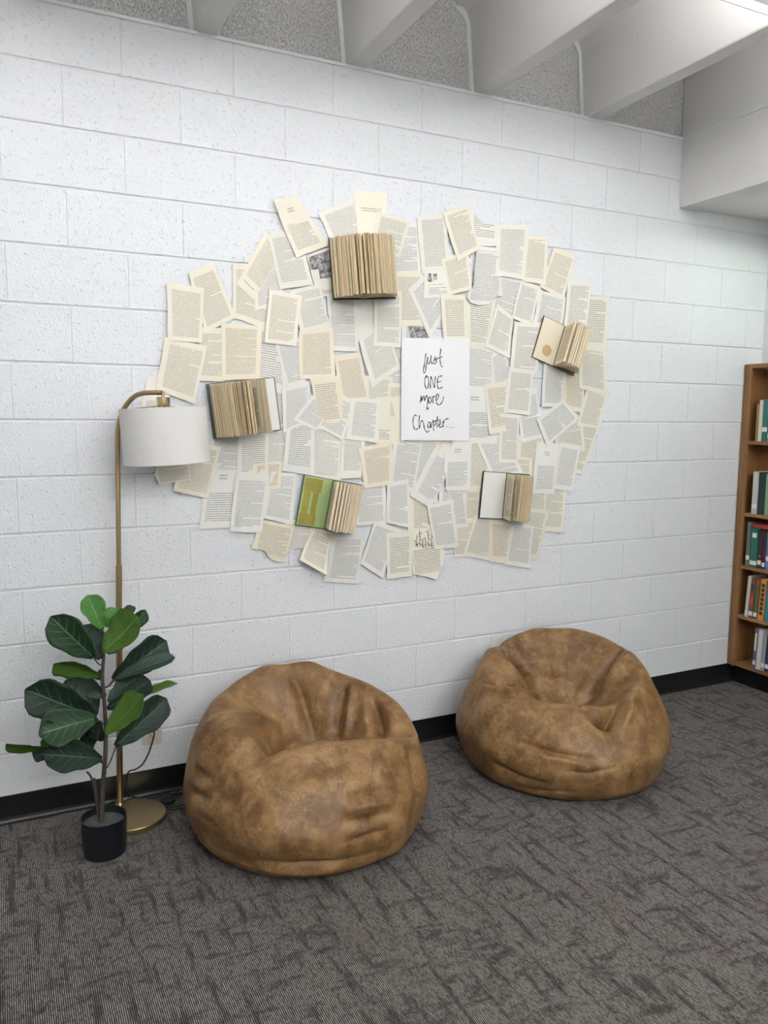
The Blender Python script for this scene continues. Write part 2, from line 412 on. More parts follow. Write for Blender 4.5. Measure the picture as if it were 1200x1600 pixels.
soff = MB().box(2.92, XR, YF, -.0005, 2.567, 2.905).box(2.934, XR, YF, .02, 2.905, ZT).build('dropped_beam', M['ceil'], ceiling)
xs = [XL] + JX + [2.934]
for a, b in zip(xs[:-1], xs[1:]):
    MB().box(a + .02, b + (.03 if b > 2.9 else -.02), .026, .06, ZA + BH, ZT).build('infill_panel', M['infill'], wall)
tag(MB().bbox(XL, 2.92, -.006, .03, ZA + BH - .010, ZA + BH + .006, .003).build('trim_1', M['paint']), kind='structure')

# vinyl baseboard with a cove toe
prof = [(0, .105), (-.0035, .1045), (-.004, .10), (-.004, .022), (-.006, .012), (-.011, .005), (-.018, .0025), (-.018, .0), (0, 0)]
n = len(prof); vs = [(x, y, z) for x in (XL, 3.499) for y, z in prof]
bb = MB().add(vs, [(i, i + 1, n + i + 1, n + i) for i in range(n - 1)]).build('baseboard_back', M['base']); tag(bb, kind='structure')

# ------------------------------------------------------------------ fluorescent fixtures under the joists
def fixture(cx, cy, z, lx, ly, mat, label, group):
    e = empty('fluorescent_fixture', (cx, cy, z)); tag(e, label, 'ceiling light', group)
    hx, hy = lx / 2, ly / 2
    h = MB().box(-hx, hx, -hy, hy, .030, .034)
    h.box(-hx, hx, -hy, -hy + .004, 0, .030).box(-hx, hx, hy - .004, hy, 0, .030).box(-hx, -hx + .004, -hy, hy, 0, .030).box(hx - .004, hx, -hy, hy, 0, .030)
    h.build('housing', M['housing'], e)
    for s in (-.05, .05):
        MB().tube([(-hx + .03, s, .016), (hx - .03, s, .016)], .0145, 8).build('lamp_tube', mat, e)
    MB().box(-hx + .02, hx - .02, -.09, .09, .0345, .0352).build('fill_uplight_strip', M['fill_uplight'] if z > 2.6 else M['fill_uplight_low'], e)  # added glowing strip on the housing top, brightens the ceiling
    MB().box(-hx, hx, hy, hy + .003, .002, .028).build('added_rim_glow', M['rim'], e)  # no lamp here: emission added to make the housing side look lit
    if z < 2.6: MB().tube([(0, -.2, .034), (0, -.2, .117)], .003, 6).tube([(0, .2, .034), (0, .2, .117)], .003, 6).build('hanger', M['housing'], e)
for row, y in enumerate((-1.33, -3.9, -6.1)):  # fixtures out of view are added to light the room
    for k in range(1, 4):
        seen = row == 0 and k == 3
        fixture(-1.75 + 1.29 * k, y, 2.868, 1.25, .50, M['tube'] if row == 0 else M['tube_far'],
                'lit fluorescent ceiling fixture at the top right corner, below the joists' if seen else 'unseen fluorescent ceiling fixture below the joists, added to light the room',
                None if seen else 'unseen ceiling fixtures added for room light')
fixture(3.30, -.75, 2.45, .34, .6, M['tube2'], 'unseen fluorescent fixture under the dropped beam, added for greenish light in the corner', None)  # unseen, put in for the greenish brightening near the corner

# ------------------------------------------------------------------ printed pages pasted on the wall
TONE = {'c': (.83, .785, .66), 'b': (.815, .745, .60), 'w': (.805, .80, .765), 'g': (.785, .765, .66), 'v': (.85, .80, .68), 'k': (.83, .81, .745)}
# (layer, tone, content, corner pixels of the photograph [top left, top right, bottom right, bottom left or a torn outline], label)
PAGES = [
 (0, 'w', 't', [(630, 505), (672, 508), (674, 560), (630, 560)], 'page with a dark picture scrap peeking out above the handwritten sign'),
 (0, 'c', 't', [(720, 766), (748, 766), (745, 820), (720, 820)], 'cream page strip left of the black-edged white endpaper book'),
 (0, 'g', 't', [(740, 640), (800, 640), (800, 700), (740, 700)], 'page mostly hidden right of the sign bottom under leaning cream page'),
 (0, 'k', 't', [(420, 590), (470, 590), (470, 665), (420, 670)], 'pale page mostly hidden right of the book beside the lampshade'),
 (1, 'c', 't', [(367, 415), (425, 420), (420, 512), (366, 492)], 'cream page under the diamond-turned page at the upper left'),
 (1, 'k', 'm', [(501, 335), (553, 313), (569, 378), (521, 380)], 'page with a heading between paragraphs, left of the title page'),
 (1, 'w', 'u', [(600, 350), (654, 352), (657, 428), (600, 430)], 'white page right of the topmost open book'),
 (1, 'w', 't', [(782, 432), (818, 440), (803, 497), (768, 482)], 'grey printed page below the curved torn white page'),
 (1, 'g', 't', [(896, 655), (938, 662), (909, 738), (885, 730)], 'page at the lower right rim, its corner pointing down'),
 (1, 'c', 't', [(618, 428), (662, 430), (658, 505), (626, 506)], 'cream page sliver below right of the topmost open book'),
 (1, 'w', 't', [(725, 540), (775, 545), (768, 606), (725, 605)], 'grey printed page touching the upper right edge of the sign'),
 (1, 'c', 't', [(728, 688), (760, 690), (765, 762), (728, 762)], 'cream page strip above the black-edged white endpaper book'),
 (1, 'c', 't', [(812, 683), (848, 680), (842, 748), (808, 740)], 'cream page above right of the black-edged white endpaper book'),
 (1, 'g', 't', [(868, 666), (908, 650), (912, 702), (870, 698)], 'page wedge under the big tilted grey page at right'),
 (1, 'g', 't', [(825, 745), (864, 760), (852, 806), (812, 797)], 'tilted page just right of the black-edged white endpaper book'),
 (1, 'g', 't', [(742, 808), (770, 811), (764, 873), (726, 865)], 'page under the left half of the black-edged white endpaper book'),
 (1, 'c', 't', [(714, 812), (744, 812), (725, 867), (711, 867)], 'narrow cream page left below the black-edged white endpaper book'),
 (1, 'c', 'l', [(640, 762), (682, 778), (692, 838), (640, 832)], 'cream page with wide-spaced lines above the forest drawing'),
 (1, 'w', 't', [(655, 686), (692, 688), (677, 750), (646, 762)], 'page partly hidden below the left half of the sign'),
 (1, 'c', 'x', [(682, 686), (710, 686), (702, 728), (684, 722)], 'blank cream strip just below the sign centre'),
 (1, 'w', 't', [(688, 762), (728, 765), (726, 802), (688, 798)], 'white page under the chapter opening page below the sign'),
 (1, 'w', 'h', [(328, 728), (374, 728), (367, 820), (313, 822)], 'chapter opening page below the lampshade at the lower left rim'),
 (1, 'w', 't', [(333, 678), (376, 680), (374, 737), (329, 735)], 'white page shaded below the book beside the lampshade'),
 (1, 'k', 't', [(416, 668), (452, 664), (442, 730), (416, 727)], 'page right below the book beside the lampshade'),
 (1, 'k', 'x', [(556, 458), (592, 458), (588, 525), (557, 525)], 'blank page under the topmost open book'),
 (1, 'w', 't', [(600, 538), (632, 538), (632, 604), (604, 602)], 'white page sliver touching the upper left edge of the sign'),
 (1, 'k', 'l', [(403, 512), (436, 516), (447, 612), (403, 602)], 'page with wide-spaced lines above right of the book beside the lampshade'),
 (1, 'k', 't', [(400, 428), (442, 418), (438, 472), (400, 482)], 'page edge between the diamond-turned page and its upright neighbour'),
 (2, 'c', 'd', [(415, 364), (443, 391), (397, 467), (371, 442)], 'cream page turned like a diamond at the upper left rim'),
 (2, 'v', 'i', [(554, 299), (604, 303), (604, 380), (560, 376)], 'title page with two short lines at the very top'),
 (2, 'c', 't', [(866, 388), (899, 400), (880, 467), (844, 447)], 'cream page tilted clockwise at the upper right rim'),
 (2, 'g', 'l', [(917, 463), (952, 465), (947, 543), (905, 542)], 'rightmost greenish page, beside the stained open book'),
 (2, 'g', 't', [(917, 606), (948, 618), (935, 669), (902, 664)], 'page at the right rim below the stained open book'),
 (2, 'b', 't', [(882, 560), (916, 574), (909, 643), (880, 638)], 'shaded beige page directly below the stained open book'),
 (2, 'w', 't', [(806, 614), (838, 608), (849, 682), (815, 691)], 'grey printed page left of the big tilted grey page'),
 (2, 'w', 't', [(844, 454), (884, 466), (877, 515), (834, 505)], 'grey printed page above left of the stained open book'),
 (2, 'w', 'e', [(639, 453), (674, 420), (706, 470), (672, 528)], 'white page turned diagonally above the handwritten sign'),
 (2, 'g', 'l', [(727, 460), (774, 468), (760, 544), (732, 542)], 'page under the curved torn white page'),
 (2, 'w', 't', [(767, 556), (788, 543), (799, 590), (772, 616)], 'small grey page standing on its corner right of the sign'),
 (2, 'w', 'h', [(715, 604), (766, 606), (776, 692), (715, 691)], 'chapter opening page at the lower right edge of the sign'),
 (2, 'w', 't', [(746, 692), (786, 676), (816, 738), (770, 748)], 'tilted grey page above the black-edged white endpaper book'),
 (2, 'c', 'l', [(800, 714), (831, 716), (830, 746), (796, 746)], 'small cream scrap touching the top of the black-edged endpaper book'),
 (2, 'g', 't', [(852, 750), (885, 755), (879, 831), (849, 828)], 'narrow page at the lower right rim beside bare wall'),
 (2, 'g', 't', [(816, 794), (857, 799), (840, 874), (805, 868)], 'page below right of the black-edged white endpaper book'),
 (2, 'b', 'l', [(764, 811), (800, 816), (792, 878), (766, 877)], 'beige page hanging below the black-edged white endpaper book'),
 (2, 'w', 't', [(698, 764), (724, 768), (731, 822), (712, 824)], 'white scrap between the tilted page and the endpaper book'),
 (2, 'w', 't', [(558, 756), (601, 751), (604, 818), (556, 820)], 'white page right of the book with green endpapers'),
 (2, 'w', 't', [(617, 680), (661, 687), (646, 767), (609, 758)], 'white page below the lower left corner of the sign'),
 (2, 'w', 't', [(520, 838), (568, 835), (559, 911), (508, 907)], 'lowest page of the cluster, greyish white, hanging over bare wall'),
 (2, 'k', 't', [(445, 813), (489, 815), (487, 858), (478, 856), (464, 856), (448, 862)], 'torn-off page under the green endpaper of the open book'),
 (2, 'w', 't', [(425, 738), (463, 741), (456, 818), (411, 808)], 'white page touching the left edge of the green-lined book'),
 (2, 'k', 'l', [(373, 678), (419, 674), (418, 744), (371, 746)], 'page with wide-spaced lines below the book beside the lampshade'),
 (2, 'b', 'l', [(396, 725), (441, 722), (437, 762), (396, 767)], 'small beige page above right of the upright lower left page'),
 (2, 'k', 't', [(487, 663), (536, 666), (532, 751), (487, 746)], 'page standing right above the book with green endpapers'),
 (2, 'w', 't', [(512, 463), (557, 461), (560, 548), (517, 546)], 'white page hanging from the left half of the topmost open book'),
 (2, 'g', 'l', [(570, 588), (613, 590), (613, 627), (570, 626)], 'page with wide-spaced lines left of the word ONE'),
 (2, 'c', 't', [(607, 600), (640, 600), (640, 655), (607, 655)], 'cream page tucked under the left edge of the sign'),
 (2, 'c', 'o', [(588, 622), (640, 622), (630, 694), (586, 692)], 'mostly blank cream page at the lower left edge of the sign'),
 (2, 'w', 't', [(430, 536), (470, 528), (476, 598), (450, 606)], 'grey printed page left of the square beige page'),
 (2, 'c', 't', [(313, 513), (348, 515), (349, 595), (309, 593)], 'narrow cream page above the book beside the lampshade'),
 (2, 'c', 't', [(296, 428), (334, 413), (367, 495), (321, 518)], 'cream page leaning left behind the upright page at the left rim'),
 (2, 'k', 'o', [(231, 590), (264, 584), (264, 642), (220, 642)], 'pale page behind the brass arm of the lamp'),
 (3, 'k', 't', [(418, 366), (466, 357), (490, 445), (437, 452)], 'white page under the tall leaning chapter page at the upper left'),
 (3, 'k', 'p', [(478, 399), (521, 384), (525, 462), (497, 464)], 'page with a dark engraved picture, left of the topmost open book'),
 (3, 'g', 't', [(590, 330), (641, 345), (625, 402), (577, 392)], 'page tilted clockwise, overlapping the right of the title page'),
 (3, 'k', 'u', [(651, 338), (697, 334), (704, 424), (659, 427)], 'tall white page second right of the topmost open book'),
 (3, 'c', 't', [(824, 368), (856, 370), (853, 445), (816, 439)], 'cream page tucked behind the upper right white page'),
 (3, 'k', 't', [(888, 438), (924, 440), (916, 518), (880, 516)], 'upright page directly above the stained open book'),
 (3, 'g', 't', [(905, 540), (946, 543), (948, 617), (905, 607)], 'greenish page right below the stained open book at the rim'),
 (3, 'w', 't', [(850, 558), (885, 560), (878, 637), (846, 635)], 'white page below left of the stained open book'),
 (3, 'k', 't', [(814, 438), (845, 448), (831, 509), (799, 497)], 'pinkish printed page leaning clockwise below the upper right pages'),
 (3, 'k', 't', [(777, 475), (802, 495), (796, 560), (757, 541)], 'page leaning clockwise with close lines, right of the sign top'),
 (3, 'k', 'a', [(663, 424), (697, 424), (703, 463), (662, 466)], 'small page with a tiny ink drawing of two figures'),
 (3, 'c', 't', [(690, 405), (731, 390), (738, 452), (702, 461)], 'cream page leaning left below the tilted cream page at top'),
 (3, 'c', 'l', [(756, 600), (793, 596), (802, 671), (764, 679)], 'leaning cream page right of the sign with a clear lower corner'),
 (3, 'k', 't', [(781, 645), (811, 648), (809, 724), (779, 723)], 'white page with a dark spot, above the black-edged endpaper book'),
 (3, 'w', 'h', [(838, 690), (874, 693), (866, 772), (831, 771)], 'page blank above and printed below, right of the endpaper book'),
 (3, 'w', 't', [(801, 816), (834, 822), (828, 888), (788, 882)], 'lowest page on the right, below the black-edged endpaper book'),
 (3, 'w', 'f', [(679, 699), (711, 718), (672, 794), (640, 774)], 'page turned clockwise below the sign, pointing to lower left'),
 (3, 'c', 'w', [(644, 827), (677, 822), (681, 852), (695, 860), (693, 880), (680, 904), (645, 897)], 'page with an ink forest drawing and a curled torn corner'),
 (3, 'w', 't', [(585, 814), (627, 827), (597, 903), (563, 881)], 'page leaning clockwise at the bottom rim beside the beige upright page'),
 (3, 'w', 't', [(605, 755), (638, 748), (640, 825), (603, 817)], 'white page second right of the book with green endpapers'),
 (3, 'c', 't', [(492, 822), (520, 833), (505, 896), (464, 873)], 'page curling off the wall below the book with green endpapers'),
 (3, 'b', 't', [(408, 812), (460, 822), (452, 850), (443, 878), (431, 877), (421, 872), (414, 861), (393, 857)], 'beige torn page at the bottom left rim'),
 (3, 'c', 't', [(288, 690), (346, 698), (325, 779), (270, 767)], 'cream page half behind the lower right of the lampshade'),
 (3, 'w', 'l', [(450, 656), (491, 655), (489, 743), (441, 736)], 'white page above the green endpaper of the open book'),
 (3, 'k', 'u', [(533, 655), (573, 655), (565, 747), (532, 748)], 'white page above the fanned leaves of the green-lined book'),
 (3, 'k', 'e', [(511, 604), (557, 628), (535, 688), (489, 662)], 'white page turned clockwise with one sharp corner pointing down'),
 (3, 'b', 't', [(521, 556), (562, 550), (578, 624), (534, 634)], 'beige page with slanting lines at the centre of the cluster'),
 (3, 'b', 't', [(467, 517), (520, 511), (524, 591), (467, 592)], 'square beige page left of the centre of the cluster'),
 (3, 'k', 't', [(560, 530), (604, 501), (625, 576), (581, 605)], 'white page leaning left, just left of the sign top'),
 (3, 'w', 't', [(441, 606), (485, 596), (479, 661), (442, 677)], 'white page right of the book beside the lampshade'),
 (3, 'b', 't', [(346, 505), (409, 509), (406, 592), (347, 594)], 'broad beige page directly above the book beside the lampshade'),
 (3, 'c', 't', [(258, 527), (324, 541), (304, 631), (243, 609)], 'large cream page leaning right above the lampshade'),
 (4, 'w', 't', [(488, 617), (521, 640), (495, 673), (458, 656)], 'small white page turned diagonally near the sharp-cornered page'),
 (4, 'v', 'h', [(426, 313), (464, 306), (513, 384), (462, 403)], 'tall chapter opening page leaning left at the upper left'),
 (4, 'k', 't', [(453, 454), (500, 443), (516, 511), (470, 521)], 'white page below the dark engraved picture'),
 (4, 'k', 'q', [(733, 327), (740, 332), (747, 342), (755, 348), (762, 351), (781, 352), (781, 385), (737, 384)], 'page with a curved tear across its top'),
 (4, 'k', 't', [(776, 351), (825, 352), (817, 437), (774, 429)], 'white page right of the page with the curved torn top'),
 (4, 'w', 't', [(880, 624), (905, 653), (855, 698), (838, 655)], 'big grey printed page turned on its side, right of centre'),
 (4, 'k', 't', [(795, 572), (834, 574), (828, 649), (787, 644)], 'page with a ragged right edge below the large pale page'),
 (4, 'w', 't', [(745, 384), (778, 387), (786, 462), (776, 463), (772, 470), (762, 475), (748, 477), (735, 473), (728, 465), (731, 455), (739, 449)], 'white page torn in a round curve at its bottom'),
 (4, 'c', 'l', [(688, 460), (728, 461), (730, 534), (693, 534)], 'cream page standing on the top edge of the sign'),
 (4, 'w', 't', [(875, 690), (908, 697), (894, 768), (864, 763)], 'pale page with slanting lines at the lower right rim'),
 (4, 'w', 'h', [(708, 687), (737, 687), (735, 766), (697, 767), (697, 745), (693, 735), (695, 708), (704, 702)], 'chapter opening page with a torn left edge below the sign'),
 (4, 'g', 'l', [(604, 833), (645, 828), (644, 900), (605, 905)], 'upright beige page at the bottom rim left of the forest drawing'),
 (4, 'b', 't', [(560, 700), (613, 689), (611, 757), (570, 763)], 'warm beige page above right of the green-lined book'),
 (4, 'w', 't', [(368, 743), (421, 745), (409, 833), (359, 831)], 'upright white page at the lower left rim'),
 (4, 'c', 't', [(246, 726), (297, 718), (298, 750), (249, 757), (241, 743)], 'cream scrap hanging below the lampshade'),
 (4, 'b', 'l', [(484, 592), (527, 587), (536, 650), (530, 660), (510, 661), (497, 640)], 'beige page with rounded lower corner left of centre'),
 (4, 'k', 'l', [(549, 621), (595, 625), (590, 692), (541, 686)], 'pale page with wide-spaced lines left of the word Chapter'),
 (4, 'k', 't', [(584, 455), (628, 455), (627, 543), (584, 540)], 'white page hanging from the right half of the topmost open book'),
 (4, 'v', 't', [(260, 440), (319, 450), (315, 536), (263, 531)], 'leftmost upright cream page at the upper left rim'),
 (5, 'v', 't', [(421, 452), (472, 462), (462, 541), (413, 535)], 'cream page leaning right between the upright pages left of centre'),
 (5, 'c', 't', [(691, 333), (730, 320), (750, 389), (715, 408)], 'cream page leaning left at the top centre right'),
 (5, 'k', 't', [(804, 503), (848, 505), (838, 585), (796, 581)], 'large pale page touching the stained open book'),
 (5, 'w', 't', [(667, 790), (708, 780), (717, 855), (679, 858)], 'white page leaning left beside the forest drawing'),
]
CONTENT = {  # left, bottom, right, top of the text block, line count, heading height, half width, lines
 't': (.12, .09, .90, .91, 37, 0, 0, 0), 'u': (.16, .12, .88, .93, 37, 0, 0, 0), 'q': (.14, .28, .80, 1.0, 18, 0, 0, 0), 'l': (.14, .12, .88, .90, 25, 0, 0, 0),
 'h': (.15, .10, .87, .56, 30, .82, .12, 2), 'i': (.4, .0, .4, .0, 20, .68, .32, 2), 'm': (.13, .08, .9, .88, 26, 0, 0, 0),
 'x': (.4, 0, .4, 0, 20, 0, 0, 0), 'o': (.15, .1, .5, .32, 20, 0, 0, 0), 'd': (.16, .20, .96, .93, 30, .14, .3, 1), 'e': (.15, .10, .90, .88, 28, 0, 0, 0),
 'f': (.22, .12, .95, .9, 32, 0, 0, 0), 'p': (.12, .06, .9, .20, 30, 0, 0, 0), 'a': (.18, .12, .9, .40, 14, .5, .3, 1), 'w': (.08, .14, .86, .58, 26, 0, 0, 0)}
LIFT = {'page curling off the wall below the book with green endpapers': (0, .004, .045, .03),
        'page with an ink forest drawing and a curled torn corner': (0, 0, .012, 0),
        'tall chapter opening page leaning left at the upper left': (.008, 0, 0, .006),
        'white page torn in a round curve at its bottom': (0, 0, .006, .008),
        'white page turned clockwise with one sharp corner pointing down': (0, 0, .004, .001),
        'leaning cream page right of the sign with a clear lower corner': (0, 0, 0, .006)}
rnd = random.Random(4)
def wall_y(layer, i): return -(.0045 + layer * .0011 + i * .00004)
page_by_label = {}
for i, (layer, tone, content, corners, label) in enumerate(PAGES):
    y = wall_y(layer, i)
    grow = {0: 1.10, 1: 1.10, 2: 1.04}.get(layer, 1.0)
    P = [at_y(px, py, y) for px, py in corners]; mid = sum(P, Vector()) / len(P); P = [mid + (p - mid) * grow for p in P]
    lift = LIFT.get(label, tuple(rnd.uniform(0, .0004) for _ in range(4)))
    if len(P) == 4:
        nu, nv = 7, 9; vs = []; uv = []
        bow = rnd.uniform(-.0001, .0001)
        for b in range(nv + 1):
            for a in range(nu + 1):
                s, t = a / nu, b / nv                              # t downwards
                p = (P[0] * (1 - s) + P[1] * s) * (1 - t) + (P[3] * (1 - s) + P[2] * s) * t
                w = ((1 - s) * (1 - t)) ** 3 * lift[0] + (s * (1 - t)) ** 3 * lift[1] + (s * t) ** 3 * lift[2] + ((1 - s) * t) ** 3 * lift[3]
                if lift[2] > .03: w = t ** 2.2 * (.03 + .012 * s); 
                p.y -= w + .00008 * math.sin(3 * s + 4 * t + i) + bow * math.sin(math.pi * s)
                # slightly uneven cut edges
                e = .0012 * math.sin(7 * t + i) * (1 if a in (0, nu) else 0); p.x += e
                vs.append(p); uv.append((s, 1 - t))
        fs = [(b * (nu + 1) + a, (b + 1) * (nu + 1) + a, (b + 1) * (nu + 1) + a + 1, b * (nu + 1) + a + 1) for b in range(nv) for a in range(nu)]
    else:                                                        # torn outline: fan of triangles around the middle, rows of rings
        c = sum(P, Vector()) / len(P)
        ring = []
        for k in range(len(P)):
            a, b = P[k], P[(k + 1) % len(P)]
            m = max(1, int((b - a).length / .012))
            for q in range(m):
                p = a.lerp(b, q / m)
                if q: p += Vector((rnd.uniform(-.0012, .0012), 0, rnd.uniform(-.0012, .0012)))
                ring.append(p)
        xs_ = [p.x for p in P]; zs_ = [p.z for p in P]
        x0, x1, z0, z1 = min(xs_), max(xs_), min(zs_), max(zs_)
        # the text follows the page's own lean: axes from the first two corners
        ax = (P[1] - P[0]).normalized() if (P[1] - P[0]).length > .06 else Vector((1, 0, 0)); ay = Vector((-ax.z, 0, ax.x))
        pu = [p.dot(ax) for p in P]; pv = [p.dot(ay) for p in P]
        vs = [c]; L = len(ring)
        for f in (.35, .7, 1.0):
            for p in ring: vs.append(c.lerp(p, f))
        lf = max(lift)
        br = P[-2] if lf > .003 else None
        if br is not None:
            for v in vs: v.y -= lf * math.exp(-((v - br).length / .05) ** 2)
        uv = [((v.dot(ax) - min(pu)) / (max(pu) - min(pu)), (v.dot(ay) - min(pv)) / (max(pv) - min(pv))) for v in vs]
        fs = [(0, 1 + (k + 1) % L, 1 + k) for k in range(L)]
        for r_ in range(2):
            o0, o1 = 1 + r_ * L, 1 + (r_ + 1) * L
            fs += [(o0 + k, o0 + (k + 1) % L, o1 + (k + 1) % L, o1 + k) for k in range(L)]
    base = sum(P, Vector()) / len(P)
    o = mesh_obj('book_page', [v - base for v in vs], fs, M['page'], None, False, uv)
    o.location = base
    md = o.modifiers.new('thickness', 'SOLIDIFY'); md.thickness = .0004; md.offset = 0
    c = TONE[tone]; k = rnd.uniform(.97, 1.03); o.color = (c[0] * k, c[1] * k, c[2] * k, 1)
    L_, B_, R_, T_, N_, hv, hw, hn = CONTENT[content]
    dl = rnd.uniform(-.03, .03)
    o['text_a'] = [L_ + dl, B_ + rnd.uniform(-.02, .02), R_ + dl]; o['text_b'] = [T_ + rnd.uniform(-.02, .02), float(N_ + rnd.randint(-2, 2)), rnd.uniform(0, 50)]; o['text_c'] = [hv, hw, float(hn)]
    tag(o, label, 'page', 'loose printed pages on the wall'); page_by_label[label] = (o, base, layer)

def flat_on(page_label, name, px, mat, label, dy=.0009):          # a flat print on a page (a part of it)
    o, base, layer = page_by_label[page_label]
    P = [at_y(x, y, base.y - dy) - base for x, y in px]
    q = mesh_obj(name, P, [tuple(range(len(P)))[::-1]], mat, o); q['label'] = label; return q
flat_on('page with a dark engraved picture, left of the topmost open book', 'picture', [(483, 402), (519, 389), (521, 433), (500, 435), (498, 421), (485, 421)], M['picture'], 'dark engraved illustration', .0022)
flat_on('page with a dark picture scrap peeking out above the handwritten sign', 'picture', [(638, 509), (662, 511), (672, 530), (642, 530)], M['picture'], 'dark printed picture', .0016)
def strokes_on(page_label, name, lines, r, label):
    o, base, layer = page_by_label[page_label]; mb = MB()
    for ln in lines: mb.tube([at_y(x, y, base.y - .0018) - base for x, y in ln], r, 5, squash=.2)
    q = mb.build(name, M['ink'], o); q['label'] = label
rr = random.Random(8)
strokes_on('small page with a tiny ink drawing of two figures', 'drawing', [[(670 + dx + rr.uniform(-1.5, 1.5), 427 + q * 2.2) for q in range(7)] for dx in (0, 2, 4)] + [[(679 + dx + rr.uniform(-1.5, 1.5), 427 + q * 2) for q in range(6)] for dx in (0, 2.5)] + [[(669, 439), (675, 437)], [(677, 430), (683, 429)]], .0014, 'two small ink figures')
trees = []
for tx, ty, th in ((656, 829, 22), (669, 827, 26), (651, 836, 18), (661, 840, 15), (674, 834, 20), (665, 838, 17)):
    trees.append([(tx + rr.uniform(-.5, .5), ty + th * q / 5) for q in range(6)])
    for q in range(3): trees.append([(tx, ty + 6 + q * 5), (tx + rr.uniform(-4, 4), ty + 3 + q * 5)])
for q in range(7): trees.append([(648 + q * 4.3, 853 + rr.uniform(-2, 2)), (651 + q * 4.3, 850 + rr.uniform(-3, 3)), (654 + q * 4.3, 855 + rr.uniform(-2, 3))])
strokes_on('page with an ink forest drawing and a curled torn corner', 'drawing', trees, .0011, 'ink drawing of tree trunks')

# ------------------------------------------------------------------ handwritten sign
sy = -.0185
S = [at_y(*p, sy) for p in ((627.5, 528), (734, 528.5), (733, 688.5), (626.5, 688))]
sb = (S[0] + S[2]) / 2
vs = []
for dy in (0, .0012): vs += [v - sb + Vector((0, dy, 0)) for v in S]
sign = empty('paper_sign', sb); tag(sign, 'white paper sign hand-lettered just ONE more Chapter... among the pages', 'sign')
mesh_obj('card', vs, [(3, 2, 1, 0), (4, 5, 6, 7), (0, 1, 5, 4), (1, 2, 6, 5), (2, 3, 7, 6), (3, 0, 4, 7)], M['sign'], sign)
WORDS = {
 'word_just': [[(273, 672), (266, 720), (256, 790), (249, 835), (258, 857), (270, 838), (275, 780), (292, 705), (287, 750), (298, 772), (315, 735), (322, 692), (320, 745), (332, 770), (348, 742), (356, 715), (366, 703), (356, 716), (372, 745), (362, 770), (346, 766)],
               [(413, 626), (406, 690), (407, 750), (414, 782), (427, 802)], [(368, 727), (398, 714), (426, 706)]],
 'word_one': [[(279, 884), (263, 915), (265, 975), (284, 1004), (299, 965), (294, 905), (279, 884), (268, 886)], [(313, 1004), (317, 950), (319, 890), (335, 935), (353, 995), (357, 940), (362, 888)], [(426, 884), (396, 890), (383, 915), (380, 960), (388, 1000), (408, 1000), (428, 988)], [(378, 945), (396, 940), (414, 934)]],
 'word_more': [[(219, 1136), (224, 1100), (229, 1070), (233, 1122), (243, 1092), (256, 1072), (262, 1118), (272, 1088), (285, 1068), (292, 1110), (285, 1160), (284, 1196), (302, 1182)], [(312, 1082), (300, 1100), (301, 1132), (312, 1142), (325, 1115), (320, 1087), (310, 1084)], [(340, 1142), (338, 1105), (339, 1072)], [(339, 1100), (346, 1080), (360, 1070)], [(366, 1112), (382, 1102), (392, 1070), (381, 1052), (369, 1078), (369, 1125), (384, 1154), (410, 1150), (428, 1122), (439, 1078)]],
 'word_chapter': [[(186, 1262), (170, 1250), (154, 1285), (152, 1335), (164, 1376), (182, 1388), (198, 1374)], [(213, 1254), (208, 1315), (211, 1378), (220, 1330), (236, 1303), (250, 1325), (258, 1375), (275, 1404), (292, 1411), (306, 1394)], [(316, 1318), (298, 1322), (289, 1350), (298, 1373), (312, 1360), (319, 1320), (323, 1372)], [(338, 1296), (342, 1345), (345, 1398)], [(344, 1318), (360, 1306), (366, 1332), (346, 1354)], [(381, 1262), (378, 1315), (380, 1368)], [(356, 1306), (384, 1300), (412, 1293)], [(394, 1346), (412, 1330), (408, 1310), (396, 1325), (396, 1355), (408, 1368), (424, 1352)], [(433, 1308), (434, 1368)], [(435, 1330), (446, 1302), (466, 1288), (488, 1282)], [(466, 1362), (471, 1362)], [(494, 1365), (499, 1365)], [(521, 1368), (526, 1368)]]}
for w, lines in WORDS.items():
    mb = MB()
    for ln in lines:
        pts = [at_y(620 + a / 6, 440 + b / 6, sy - .0003) - sb for a, b in ln]
        if len(pts) > 2: pts = spline(pts, 4)
        rad = [.0022 + .0006 * math.sin(k * .9) for k in range(len(pts))]
        mb.tube(pts, rad, 6, squash=.25)
    o = mb.build(w, M['ink'], sign)
    o['label'] = 'black handwriting ' + {'word_just': 'just', 'word_one': 'ONE', 'word_more': 'more', 'word_chapter': 'Chapter...'}[w]

